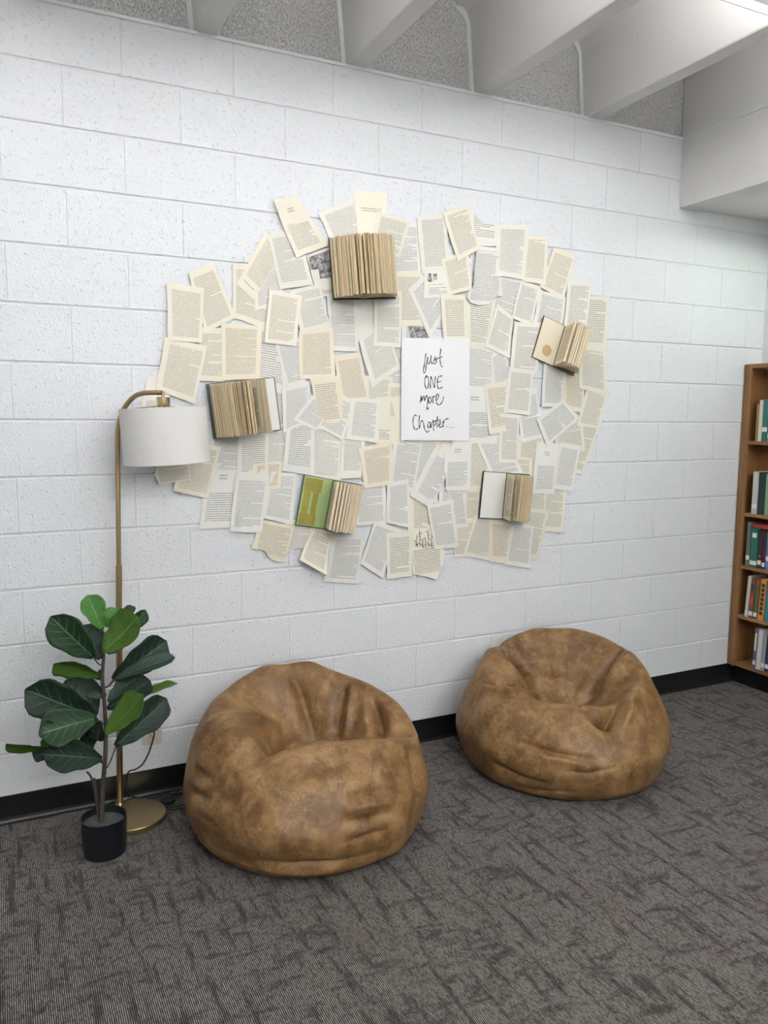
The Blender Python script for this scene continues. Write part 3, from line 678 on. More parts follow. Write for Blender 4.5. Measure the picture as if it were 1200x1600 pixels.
# ------------------------------------------------------------------ open books mounted on the wall, leaves fanned out
def leaf_curve(phi, w, n=7):                     # cross-section of a leaf: leaves the spine upright, bends over to angle phi
    a0, a1 = math.radians(90 + (phi - 90) * .6), math.radians(phi); p = Vector((0, 0)); out = [p.copy()]
    for k in range(n):
        t = min(1, (k + .5) / n * 1.6); a = a0 + (a1 - a0) * t * t * (3 - 2 * t)
        p = p + Vector((math.cos(a), math.sin(a))) * (w / n); out.append(p.copy())
    return out
def wall_book(px, py, rot, W, H, clumps, cover, label, left=None, right=None, cl=1.0, edge='edges', tone=(.82, .73, .54)):
    y0 = -.0165; c = at_y(px, py, y0); e = empty('open_book', c); e.rotation_euler = (0, math.radians(-rot), 0); tag(e, label, 'book', 'open books mounted among the pages')
    hh = H / 2 + .004
    mb = MB(); mb.bbox(-W * cl - .005, -.006, -.0035, 0, -hh, hh, .0008); mb.bbox(.006, W + .005, -.0035, 0, -hh, hh, .0008); mb.bbox(-.007, .007, -.003, 0.0005, -hh, hh, .0008)
    mb.build('cover', cover, e)
    for side, mt in ((-1, left), (1, right)):
        if mt:
            x0, x1 = sorted((side * .004, side * W)); q = MB().box(x0, x1, -.0046, -.0036, -hh + .003, hh - .003).build('endpaper', mt, e)
    for (f0, f1, ww, seed) in clumps:
        A, B = leaf_curve(f0, W * ww), leaf_curve(f1, W * ww); n = len(A); h = H / 2 - .002 * (seed % 3); vs = []; fs = []; fm = []
        for z in (-h, h):
            vs += [(a.x, -.005 - a.y, z) for a in A] + [(b.x, -.005 - b.y, z) for b in B]
        k = 2 * n
        uv = []
        for z in (0, 1): uv += [(q / (n - 1), z) for q in range(n)] * 2
        for q in range(n - 1):
            fs += [(q, q + 1, k + q + 1, k + q), (n + q + 1, n + q, k + n + q, k + n + q + 1)]; fm += [0, 0]
            fs += [(q + 1, q, n + q, n + q + 1), (k + q, k + q + 1, k + n + q + 1, k + n + q)]; fm += [1, 1]
        fs.append((n - 1, 2 * n - 1, k + 2 * n - 1, k + n - 1)); fm.append(1)
        o = mesh_obj('leaf_bundle', vs, fs, None, e, False, uv, [M['page'], M[edge]], fm)
        o.color = (*tone, 1); o['text_a'] = [.12, .08, .88]; o['text_b'] = [.92, 34.0, float(seed)]; o['text_c'] = [0., 0., 0.]
    return e
def fan(a, b, n, seed, fill=.62, jit=.25, ws=(.97, 1.0)):
    r_ = random.Random(seed); st = (b - a) / n; out = []
    for k in range(n):
        m = a + st * (k + .5) + st * jit * r_.uniform(-1, 1); hw = abs(st) * .5 * fill * r_.uniform(.5, 1.2)
        out.append((m - hw, m + hw, r_.uniform(*ws), seed * 10 + k))
    return out
wall_book(563, 421, 5, .150, .236, fan(6, 179, 28, 3, .72, .35), M['black_cover'], 'thick open book fanned both ways, topmost on the wall', cl=.86)
wall_book(380, 637, 7, .139, .205, fan(88, 179, 26, 5, .66, .2) + fan(52, 78, 3, 9, .35, .3), M['grey_cover'], 'open book with blank white endpaper at right, beside the lampshade', None, M['endpaper'], cl=.94, tone=(.76, .68, .50))
wall_book(873, 541, -18, .128, .196, fan(8, 112, 13, 7, .72, .3), M['brown_cover'], 'open book with a round brown stain on its left page', M['cream_endpaper'], None, edge='edges2')
wall_book(514, 788, -11, .130, .205, fan(12, 108, 13, 11, .6, .25), M['green_cover'], 'open book with bright green endpaper and yellowed tape at left', M['green_endpaper'], None, edge='edges2', tone=(.78, .70, .54))
wall_book(788, 775, -5, .128, .212, fan(6, 96, 16, 13, .72, .3) + [(103, 105, 1, 140), (112, 113, 1, 141)], M['black_cover'], 'open book with black-edged white endpaper at left, lower right', M['endpaper'], None)
books = [o for o in COL.objects if o.name.startswith('open_book')]
b3, b4 = books[2], books[3]
mb = MB(); mb.lathe([(.027, 0), (.027, .0006)], (0, 0, 0), 28); st = mb.build('stain', M['stain'], b3); st.rotation_euler = (math.radians(90), 0, 0); st.location = (-.062, -.0046, -.045); st['label'] = 'round brown stain'
for x0, x1, z0, z1 in ((-.124, -.046, .040, .096), (-.121, -.092, -.052, .039), (-.080, -.056, -.052, .039), (-.125, -.052, -.099, -.053)):
    t_ = MB().box(x0, x1, -.0052, -.0046, z0, z1).build('tape_patch', M['tape'], b4)

# ------------------------------------------------------------------ brass floor lamp
LY = -.075
foot = Vector((.100, LY, 0))
lamp = empty('floor_lamp', (.134, -.173, 0)); tag(lamp, 'brass arched floor lamp with a white linen drum shade', 'floor lamp')
o0 = Vector((.134, -.173, 0))
MB().lathe([(.118, 0), (.121, .003), (.121, .019), (.118, .022)], (0, 0, 0), 56).build('base', M['brass'], lamp, True)
top = [foot, at_y(185.5, 880, LY), at_y(184, 760, LY)]
def lp(px, py, Y): return at_y(px, py, Y) - o0
MB().tube([foot - o0 + Vector((0, 0, .02)), lp(185.6, 884, LY)], .0118, 16).lathe([(.018, .021), (.018, .026), (.0135, .032)], foot - o0, 20).build('lower_pole', M['brass'], lamp, True)
arm = [lp(185.6, 886, LY), lp(184.5, 780, LY), lp(183.8, 700, LY), lp(184.5, 672, -.076), lp(189, 650, -.083), lp(198, 632, -.10), lp(211, 619, -.13), lp(224, 614.5, -.155), lp(240, 613.5, -.175), lp(253, 613.5, -.19)]
MB().tube(spline(arm, 6), .0088, 14).build('arm', M['brass'], lamp, True)
ec = lp(254.5, 613.5, -.192)
sock = MB(); sock.lathe([(.005, -.016), (.005, .006)], ec, 12); sock.lathe([(.023, -.047), (.0235, -.045), (.0235, -.017), (.022, -.0155)], ec, 28)
sock.build('socket', M['brass_b'], lamp, True)
sc_ = lp(258, 680, -.197); zt, zb = lp(257, 636.5, -.197).z, lp(258, 723, -.197).z
SR = .151; TILT = math.radians(3.0)
sh = MB(); n = 64; rings = [(SR - .004, zb), (SR, zb), (SR, zb + .004), (SR, zt - .004), (SR, zt), (SR - .004, zt)]
sh.lathe([(r, z - sc_.z) for r, z in rings] + [(SR - .004, zb - sc_.z)], (0, 0, 0), n, 0, False, False)
shade = sh.build('shade', M['linen'], lamp, True); shade.location = sc_; shade.rotation_euler = (0, -TILT, 0)
rg = MB()
for k in range(3):
    a = 2 * math.pi * k / 3 + .4; rg.tube([ec + Vector((0, 0, -.046)), sc_ + Vector((math.cos(a) * (SR - .004), math.sin(a) * (SR - .004), zt - sc_.z - .008))], .0018, 6)
rg.build('shade_spider', M['brass_b'], lamp)
MB().lathe([(.0, -.135), (.018, -.13), (.03, -.10), (.026, -.07), (.014, -.046)], ec, 20, 0, False, False).build('bulb', M['endpaper'], lamp, True)

# ------------------------------------------------------------------ wall outlet and power cord
oc = at_y(237.5, 1141, -.001)
out = empty('wall_outlet', oc); tag(out, 'ivory wall outlet behind the plant, black plug in it', 'outlet')
MB().bbox(-.036, .036, -.005, .001, -.057, .057, .002).build('cover_plate', M['ivory'], out)
for s in (-1, 1):
    so = MB(); so.lathe([(.0165, 0), (.0165, .0022), (.015, .003)], (0, 0, 0), 24); q = so.build('socket_face', M['ivory'], out, True); q.rotation_euler = (math.radians(90), 0, 0); q.location = (0, -.0048, s * .0195)
    MB().box(-.0075, -.0055, -.0084, -.0078, -.001, .006).box(.0055, .0075, -.0084, -.0078, -.001, .006).box(-.002, .002, -.0084, -.0078, -.009, -.005).build('slots', M['slot'], out).location = (0, 0, s * .0195)
cord = empty('power_cord', (oc.x, -.02, 0)); tag(cord, 'black power cord from the outlet, coiled on the floor behind the front bean bag', 'cord')
cb_ = Vector((oc.x, -.02, 0))
pl = at_y(241, 1133, -.02)
MB().bbox(-.011, .011, -.028, .0105, -.013, .013, .004).build('plug', M['cord'], cord).location = pl - cb_
cl = [pl, at_y(241, 1148, -.045), at_y(238, 1160, -.05), at_y(231, 1180, -.055), at_y(222, 1195, -.055), at_y(212, 1202, -.055), at_y(200, 1208, -.05), Vector((.135, -.036, .05)), Vector((.17, -.032, .012)), Vector((.22, -.040, .005)),
      Vector((.27, -.034, .004)), Vector((.33, -.045, .004)), Vector((.38, -.09, .005)), Vector((.34, -.14, .004)), Vector((.28, -.145, .004)), Vector((.255, -.11, .004)), Vector((.29, -.07, .0085)), Vector((.36, -.06, .009)), Vector((.42, -.10, .005)), Vector((.40, -.16, .004)), Vector((.33, -.175, .004)), Vector((.28, -.165, .004)), Vector((.262, -.135, .008))]
MB().tube(spline([c - cb_ for c in cl], 7), .0032, 8).build('cable', M['cord'], cord, True)
sw = MB(); sw.lathe([(.017, 0), (.021, .004), (.020, .012), (.012, .017)], (0, 0, 0), 20); q = sw.build('foot_switch', M['cord'], cord, True); q.scale = (1.5, 1, 1); q.location = Vector((.275, -.10, .002)) - cb_

# ------------------------------------------------------------------ potted fiddle-leaf fig
pc = Vector((.012, -.362, 0))
plant = empty('potted_fig', pc); tag(plant, 'artificial fiddle-leaf fig in a black pot in front of the lamp', 'potted plant')
MB().lathe([(0, .0), (.066, .0), (.071, .004), (.076, .128), (.0765, .132), (.073, .132), (.070, .112), (.068, .108), (0, .108)], (0, 0, 0), 44, 0, False, False).build('pot', M['pot'], plant, True)
fm_ = MB(); fm_.lathe([(.0705, .095), (.0705, .109), (.05, .113), (.02, .112), (.001, .114)], (0, 0, 0), 32); fm_.build('foam_fill', M['foam'], plant, True)
PY = -.362
def pp(px, py, d=0): return at_y(px, py, PY + d) - pc
stem = [pp(159, 1288), pp(160, 1240), pp(165, 1170), pp(164, 1110), pp(160, 1060), pp(162, 1025), pp(160, 1005)]
MB().tube(spline(stem, 5), [.0088 - .0042 * k / 30 for k in range(31)], 10).build('main_stem', M['bark'], plant, True)
MB().tube(spline([pp(158, 1290, .01), pp(152, 1255, .012), pp(147, 1222, .01), pp(146, 1217, .01)], 5), .0068, 10).build('side_stem', M['bark'], plant, True)
MB().tube(spline([pp(147, 1224, .01), pp(141, 1212, .01), pp(136, 1206, .01)], 4), .0035, 8).build('side_stem_twig', M['bark'], plant, True)
# base, tip (photo pixels), width in pixels, roll about the midrib, depth of base and tip, material, curl, petiole root on the stem
LEAVES = [
 ((160, 984), (137, 930), 34, -10, 0, .02, 'leaf_bright', .10, None),
 ((166, 980), (184, 950), 22, 30, .03, .05, 'leaf_bright', .1, None),
 ((186, 976), (209, 946), 15, 40, .01, .02, 'leaf_mid', .15, None),
 ((162, 1018), (220, 964), 48, 25, -.03, -.07, 'leaf_under', -.18, None),
 ((196, 990), (229, 955), 20, -30, .02, .01, 'leaf_mid', .15, None),
 ((147, 1028), (80, 966), 48, 10, -.02, -.05, 'leaf_mid', .12, (161, 1040)),
 ((157, 1030), (131, 976), 38, -25, .05, .08, 'leaf_grey', .1, None),
 ((156, 1056), (83, 1032), 26, 40, -.01, -.08, 'leaf_under', -.12, (161, 1068)),
 ((176, 1062), (262, 1002), 46, -8, .03, .05, 'leaf_dark', .12, (162, 1075)),
 ((180, 1060), (272, 1024), 22, 35, -.01, -.05, 'leaf_grey', .10, (162, 1075)),
 ((168, 1108), (236, 1062), 36, 5, .02, .06, 'leaf_dark', .10, None),
 ((166, 1088), (136, 1074), 24, 10, .02, .05, 'leaf_grey', .1, None),
 ((168, 1096), (210, 1058), 22, 35, .0, .02, 'leaf_grey', .1, None),
 ((212, 1094), (277, 1065), 12, 62, .02, .09, 'leaf_under', .05, None),
 ((165, 1146), (228, 1086), 38, 22, -.04, -.08, 'leaf_under', -.15, (164, 1120)),
 ((180, 1166), (262, 1092), 44, -10, .0, .03, 'leaf_dark', .10, (167, 1200)),
 ((150, 1120), (42, 1080), 56, 8, -.02, -.07, 'leaf_dark', .12, (163, 1130)),
 ((150, 1118), (104, 1062), 54, -18, .02, .05, 'leaf_dark', .10, None),
 ((152, 1121), (62, 1146), 52, -10, -.05, -.10, 'leaf_mid', .12, (163, 1130)),
 ((160, 1186), (70, 1178), 46, -6, -.03, -.08, 'leaf_dark', .12, (166, 1208)),
 ((84, 1168), (10, 1166), 12, 66, .02, -.10, 'leaf_under', .05, None),
 ((88, 1172), (50, 1181), 20, 15, .05, .08, 'leaf_grey', .05, None),
 ((136, 1168), (64, 1160), 34, 18, .04, .02, 'leaf_under', .08, (165, 1196)),
 ((150, 1128), (128, 1172), 24, 25, .04, .05, 'leaf_dark', .08, None),
 ((157, 1126), (150, 1158), 22, -20, .0, .01, 'leaf_dark', .08, None),
 ((158, 1046), (149, 1062), 12, 20, 0, .01, 'leaf_dark', .08, None),
 ((168, 1022), (186, 992), 26, -30, .04, .06, 'leaf_grey', .08, None),
]
def leaf(b, t, wpx, roll, db, dt, mat, curl, root):
    A, B = pp(*b, db), pp(*t, dt); ax = (B - A); Ln = ax.length; ax.normalize()
    view = ((A + B) / 2 + pc - CAM).normalized()
    side = ax.cross(view).normalized(); nrm = side.cross(ax).normalized()
    q = math.radians(roll); side, nrm = side * math.cos(q) + nrm * math.sin(q), nrm * math.cos(q) - side * math.sin(q)
    if nrm.dot(view) > 0: nrm = -nrm; side = -side
    hw = 1.22 * wpx / FPX * ((A + pc - CAM).dot(FWD)) / 2 / max(.45, math.cos(q))
    nu, nv = 14, 10; vs = []; uv = []
    for i in range(nu + 1):
        u = i / nu
        w = max(.03, (min(1, u * 1.15 + .03) ** .62) * (max(0, 1 - u ** 5)) ** .5 * 1.08)
        w *= 1 + .05 * math.sin(u * 17 + b[0])
        for j in range(nv + 1):
            v = j / nv * 2 - 1
            p = A + ax * (Ln * u) + side * (hw * w * v)
            p += nrm * (abs(v) ** 1.4 * hw * w * .38 - curl * Ln * (u - .35) ** 2 * 1.6 + .05 * hw * math.sin(u * 20 + v * 3) * abs(v))
            vs.append(p); uv.append((u, v))
    fs = [(i * (nv + 1) + j, i * (nv + 1) + j + 1, (i + 1) * (nv + 1) + j + 1, (i + 1) * (nv + 1) + j) for i in range(nu) for j in range(nv)]
    o = mesh_obj('leaf', vs, fs, M[mat], plant, True, uv)
    md = o.modifiers.new('thickness', 'SOLIDIFY'); md.thickness = .0006
    if root:
        R = pp(*root, 0)
        MB().tube(spline([R, R.lerp(A, .5) + Vector((0, 0, -.008)), A + ax * .004], 4), .0022, 6).build('petiole', M['bark'], o, True)
for L in LEAVES: leaf(*L)

# ------------------------------------------------------------------ bookcase in the corner with its books
bc = empty('bookcase', (3.53, -.45, 0)); tag(bc, 'shallow oak bookcase against the right wall, filled with library books', 'bookcase')
bo = Vector((3.53, -.45, 0)); X0, X1, Y0, Y1 = 3.455, 3.598, -.004, -.93
def bcbox(name, x0, x1, y0, y1, z0, z1, mat, b=.0015):
    return MB().bbox(x0 - bo.x, x1 - bo.x, min(y0, y1) - bo.y, max(y0, y1) - bo.y, z0, z1, b).build(name, mat, bc)
bcbox('side_panel', X0 + .004, X1, Y0, Y0 - .030, .105, 1.80, M['wood'])
bcbox('face_stile', X0 - .004, X0 + .016, Y0 - .0302, Y0 - .050, .105, 1.80, M['wood'])
bcbox('side_panel', X0, X1, Y1, Y1 + .030, .105, 1.80, M['wood'])
bcbox('back_panel', X1 - .008, X1, Y0 - .0302, Y1 + .0302, .13, 1.776, M['wood'])
bcbox('top_board', X0, X1 - .009, Y0 - .0505, Y1 + .0302, 1.777, 1.80, M['wood_y'])
SH = [.128, .405, .690, .985, 1.383]
for k, z in enumerate(SH):
    bcbox('bottom_board' if k == 0 else 'shelf', X0 + .004, X1 - .009, Y0 - .0505, Y1 + .0302, z - .020, z, M['wood_y'])
bcbox('toe_kick', 3.50, X1, Y0, Y1, .0, .1045, M['base'])
def mcol(name, c, r=.45): return simple(name, c, r, var=.08, scale=40)
def shelf_book(y, th, z, h, col, label, lean=0, tag_=None, band=None, d=.118, x=3.466):
    e = empty('library_book', (x, y - th / 2, z)); e.rotation_euler = (math.radians(lean), 0, 0); tag(e, label, 'book', 'books in the bookcase')
    m = mcol('cloth_' + label.split()[0] + str(round(y * 1000)), col)
    w = th / 2 - .0006; cv = MB()
    cv.bbox(0, d, -w, -w + .0022, 0, h, .0005); cv.bbox(0, d, w - .0022, w, 0, h, .0005)
    cv.bbox(-.003, .003, -w, w, 0, h, .001); cv.build('cover', m, e)
    MB().box(.003, d - .005, -w + .0024, w - .0024, .003, h - .004).build('page_block', M['edges2'], e)
    if tag_ is not None: MB().box(-.0036, -.0031, -w + .001, w - .001, tag_, tag_ + .024).build('spine_label', M['endpaper'], e)
    if band:
        for (z0, z1, c) in band: MB().box(-.0035, -.0031, -w * .6, w * .6, z0, z1).build('spine_print', c, e)
    return e
K = {k: mcol('print_' + k, c) for k, c in dict(red=(.5, .06, .05), dark=(.03, .03, .035), gold=(.5, .38, .12), white=(.75, .74, .7)).items()}
# top row
shelf_book(-.094, .014, SH[4], .200, (.36, .22, .10), 'thin tan book at the end of the top shelf')
shelf_book(-.110, .023, SH[4], .222, (.72, .66, .52), 'cream book on the top shelf beside the teal one')
shelf_book(-.134, .034, SH[4], .228, (.03, .16, .14), 'teal book on the top shelf with a white spine label', 0, .052)
shelf_book(-.170, .030, SH[4], .215, (.15, .22, .30), 'slate blue book on the top shelf at the frame edge', 0, .02)
# second row
shelf_book(-.098, .036, SH[3], .232, (.58, .58, .55), 'pale grey book on the second shelf from the top', 0, .03)
shelf_book(-.136, .042, SH[3], .232, (.012, .03, .026), 'near-black tall book on the second shelf from the top')
shelf_book(-.180, .030, SH[3], .226, (.20, .36, .22), 'light green book on the second shelf from the top')
# third row
shelf_book(-.080, .026, SH[2], .245, (.15, .145, .135), 'grey book at the wall end of the third shelf', 0, .036)
shelf_book(-.108, .046, SH[2], .215, (.008, .13, .085), 'bright green book on the third shelf with two white labels', 0, .012, [(.165, .190, K['white'])])
shelf_book(-.156, .026, SH[2], .205, (.03, .016, .022), 'dark book with a red dot on its spine, third shelf', 0, .02, [(.060, .074, K['red'])])
shelf_book(-.184, .022, SH[2], .212, (.055, .012, .016), 'maroon book between the dark and blue ones, third shelf', 0, .012)
shelf_book(-.208, .032, SH[2], .206, (.10, .20, .42), 'blue book on the third shelf at the frame edge', 0, .05)
rb = shelf_book(0, .024, 0, .150, (.30, .025, .025), 'dark red book lying across the tops of the third shelf row', 0, None)
rb.rotation_euler = (math.radians(90), 0, 0); rb.location = (3.470, -.110, SH[2] + .2285)
# fourth row
shelf_book(-.094, .022, SH[1], .232, (.62, .56, .47), 'pale leaning book at the wall end of the fourth shelf', 3, .012)
shelf_book(-.119, .028, SH[1], .228, (.16, .07, .05), 'dark brown and red book on the fourth shelf', 2.5, .012, [(.15, .19, K['dark']), (.07, .12, K['red'])])
shelf_book(-.150, .026, SH[1], .222, (.10, .12, .035), 'olive book with a red top on the fourth shelf', 2.5, .012, [(.19, .218, K['red'])])
shelf_book(-.180, .036, SH[1], .228, (.70, .26, .035), 'orange book with dark lettering on the fourth shelf', 2.5, None, [(.03 + .026 * k, .05 + .026 * k, K['dark']) for k in range(7)])
shelf_book(-.221, .032, SH[1], .226, (.03, .22, .26), 'teal blue book beside the orange one, fourth shelf', 2.0)
# bottom row
shelf_book(-.165, .020, SH[0], .228, (.13, .14, .20), 'mottled dark book at the wall end of the bottom shelf', 2, .02, [(.1, .2, K['white'])])
shelf_book(-.188, .030, SH[0], .225, (.66, .64, .62), 'white book on the bottom shelf', 2)
shelf_book(-.220, .022, SH[0], .220, (.33, .34, .36), 'grey book on the bottom shelf beside the white one', 2, .02)
shelf_book(-.244, .034, SH[0], .222, (.02, .03, .09), 'navy book on the bottom shelf at the frame edge', 1.5, .02)

# ------------------------------------------------------------------ leather bean bags
def pint(xs_, ys_, q):                            # periodic smooth interpolation over 360 degrees
    xs_ = np.asarray(xs_, float); ys_ = np.asarray(ys_, float); n = len(xs_)
    xx = np.concatenate([xs_ - 360, xs_, xs_ + 360]); yy = np.concatenate([ys_] * 3)
    m = np.zeros_like(xx); d = np.diff(yy) / np.diff(xx)
    m[1:-1] = np.where(d[:-1] * d[1:] > 0, (d[:-1] + d[1:]) / 2, 0)
    i = np.clip(np.searchsorted(xx, q) - 1, 0, len(xx) - 2); h = xx[i + 1] - xx[i]; t = (q - xx[i]) / h
    return yy[i] * (1 + 2 * t) * (1 - t) ** 2 + h * m[i] * t * (1 - t) ** 2 + yy[i + 1] * t * t * (3 - 2 * t) + h * m[i + 1] * t * t * (t - 1)
def bean_bag(center, table, bottom, folds, label, seams, seed, NT_=360, NS=220):
    """table rows: angle (0 = towards the viewer, 90 = to the right), widest radius and its height, shoulder (r, z), rim (r, z), inner wall (r, z)"""
    c = Vector((*center, 0)); f = Vector((CAM.x - c.x, CAM.y - c.y, 0)).normalized(); r = Vector((-f.y, f.x, 0))
    T = np.array(table, float); ang = np.linspace(0, 360, NT_, endpoint=False)
    g = [pint(T[:, 0], T[:, k], ang) for k in range(1, T.shape[1])]
    Rm, zm, rs, zs, rr_, zr, ri, zi = g
    bx, bz = bottom
    one = np.ones_like(Rm)
    ctl = [(0 * one, 0 * one), (Rm * .45, 0 * one), (Rm * .80, .0 * one), (Rm * .93, .035 * one), (Rm * .99, zm * .55), (Rm, zm), (rs, zs), (rr_, zr), (ri, zi), (ri * .45, bz + (zi - bz) * .25), (0 * one, bz * one)]
    sharp = len(ctl)
    def cat(a, b, c_, d, t): return 0.5 * (2 * b + (c_ - a) * t + (2 * a - 5 * b + 4 * c_ - d) * t * t + (3 * b - a - 3 * c_ + d) * t ** 3)
    rho = np.zeros((NS, NT_)); z = np.zeros((NS, NT_))
    for s in range(NS):
        q = s / (NS - 1) * (sharp - 1); i = min(int(q), sharp - 2); t = q - i
        P = [ctl[max(0, min(sharp - 1, i + k))] for k in (-1, 0, 1, 2)]
        rho[s] = cat(*[p[0] for p in P], t); z[s] = cat(*[p[1] for p in P], t)
    rho = np.maximum(rho, 0); z = np.maximum(z, .0)
    a = np.radians(ang)
    x = rho * np.cos(a); y = rho * np.sin(a)
    sc = np.clip((np.linspace(0, 1, NS) - .7) / .3, 0, 1)[:, None]
    x = x + bx[0] * sc ** 1.0 * np.clip(1 - rho / .35, 0, 1); y = y + bx[1] * sc * np.clip(1 - rho / .35, 0, 1)
    V = np.stack([x, y, z], -1)
    def normals(V):
        du = np.roll(V, -1, 1) - np.roll(V, 1, 1); dv = np.gradient(V, axis=0)
        N = np.cross(du, dv); L = np.linalg.norm(N, axis=-1, keepdims=True); return N / np.maximum(L, 1e-9)
    N = normals(V)
    base_V = V.copy()
    for pts, wid, dep in folds:                   # soft ridges (+) and valleys (-) along lines on the surface
        pts = np.asarray(pts, float); D = np.full(V.shape[:2], 9.0); tt = np.zeros(V.shape[:2]); tot = len(pts) - 1
        for k in range(tot):
            A, B = pts[k], pts[k + 1]; ab = B - A; t = np.clip(((base_V - A) @ ab) / (ab @ ab), 0, 1)
            d = np.linalg.norm(base_V - (A + t[..., None] * ab), axis=-1); m = d < D; D = np.where(m, d, D); tt = np.where(m, (k + t) / tot, tt)
        env = np.sin(np.pi * np.clip(tt * .86 + .07, 0, 1)) ** .6
        shape = np.exp(-(D / (wid * 1.25)) ** 1.25) * 1.7 if dep < 0 else np.exp(-(D / (wid * 1.3)) ** 2) * 1.3
        V = V + N * (dep * env * shape)[..., None]
    # general softness: low lumps
    rs_ = np.random.RandomState(seed)
    low = np.clip(V[..., 2] / .05, 0, 1)
    for k in range(16):
        kv = rs_.normal(size=3) * rs_.uniform(8, 22); V = V + N * (.0016 * low * np.sin(base_V @ kv + rs_.uniform(0, 6)))[..., None]
    V[..., 2] = np.maximum(V[..., 2], .0005)
    W = V.reshape(-1, 3)
    world_ = W[:, :1] * np.array(f) + W[:, 1:2] * np.array(r); world_[:, 2] = W[:, 2]
    e = empty('bean_bag', c); tag(e, label, 'bean bag', 'leather bean bags')
    idx = np.arange(NS * NT_).reshape(NS, NT_); nx = np.roll(idx, -1, 1)
    fs = np.stack([idx[:-1], nx[:-1], nx[1:], idx[1:]], -1).reshape(-1, 4)
    o = mesh_obj('leather_body', world_, fs.tolist(), M['leather'], e, True)
    from mathutils.bvhtree import BVHTree
    bvh = BVHTree.FromPolygons([Vector(p) for p in world_], fs.tolist())
    for pts in seams:
        P3 = []
        for p in spline([Vector((q[0] * f.x + q[1] * r.x, q[0] * f.y + q[1] * r.y, q[2])) for q in pts], 10):
            hit = bvh.find_nearest(p); P3.append(hit[0] + hit[1] * .0002)
        MB().tube(P3, .0016, 6).build('seam', M['stitch'], e, True)
    return e, world_
BAG1 = [ # angle, Rmax, zmax, shoulder r,z, rim r,z, inner r,z
 (0,   .425, .19, .34, .315, .19, .365, .10, .27),
 (30,  .43, .19, .36, .315, .22, .37, .11, .28),
 (60,  .44, .19, .38, .30, .29, .36, .14, .28),
 (85,  .44, .20, .41, .30, .385, .345, .22, .30),
 (110, .43, .21, .40, .34, .34, .42, .20, .32),
 (150, .42, .22, .37, .39, .29, .475, .16, .35),
 (180, .42, .23, .36, .43, .27, .53, .15, .36),
 (210, .42, .23, .37, .43, .28, .53, .15, .36),
 (245, .43, .22, .39, .39, .31, .47, .16, .36),
 (275, .44, .21, .40, .37, .31, .44, .17, .37),
 (310, .435, .20, .38, .33, .27, .41, .15, .35),
 (335, .43, .19, .36, .315, .22, .36, .12, .29)]
BAG2 = [
 (0,   .43, .18, .36, .29, .22, .335, .12, .25),
 (40,  .44, .18, .37, .28, .25, .335, .13, .26),
 (75,  .45, .19, .39, .31, .30, .375, .17, .30),
 (110, .44, .20, .40, .35, .33, .43, .19, .33),
 (148, .42, .21, .385, .39, .325, .490, .19, .36),
 (180, .42, .22, .37, .42, .305, .517, .17, .36),
 (212, .42, .22, .39, .39, .33, .495, .19, .36),
 (250, .44, .21, .40, .36, .33, .43, .19, .34),
 (285, .45, .20, .40, .34, .31, .40, .17, .33),
 (320, .44, .19, .38, .31, .27, .37, .15, .29)]
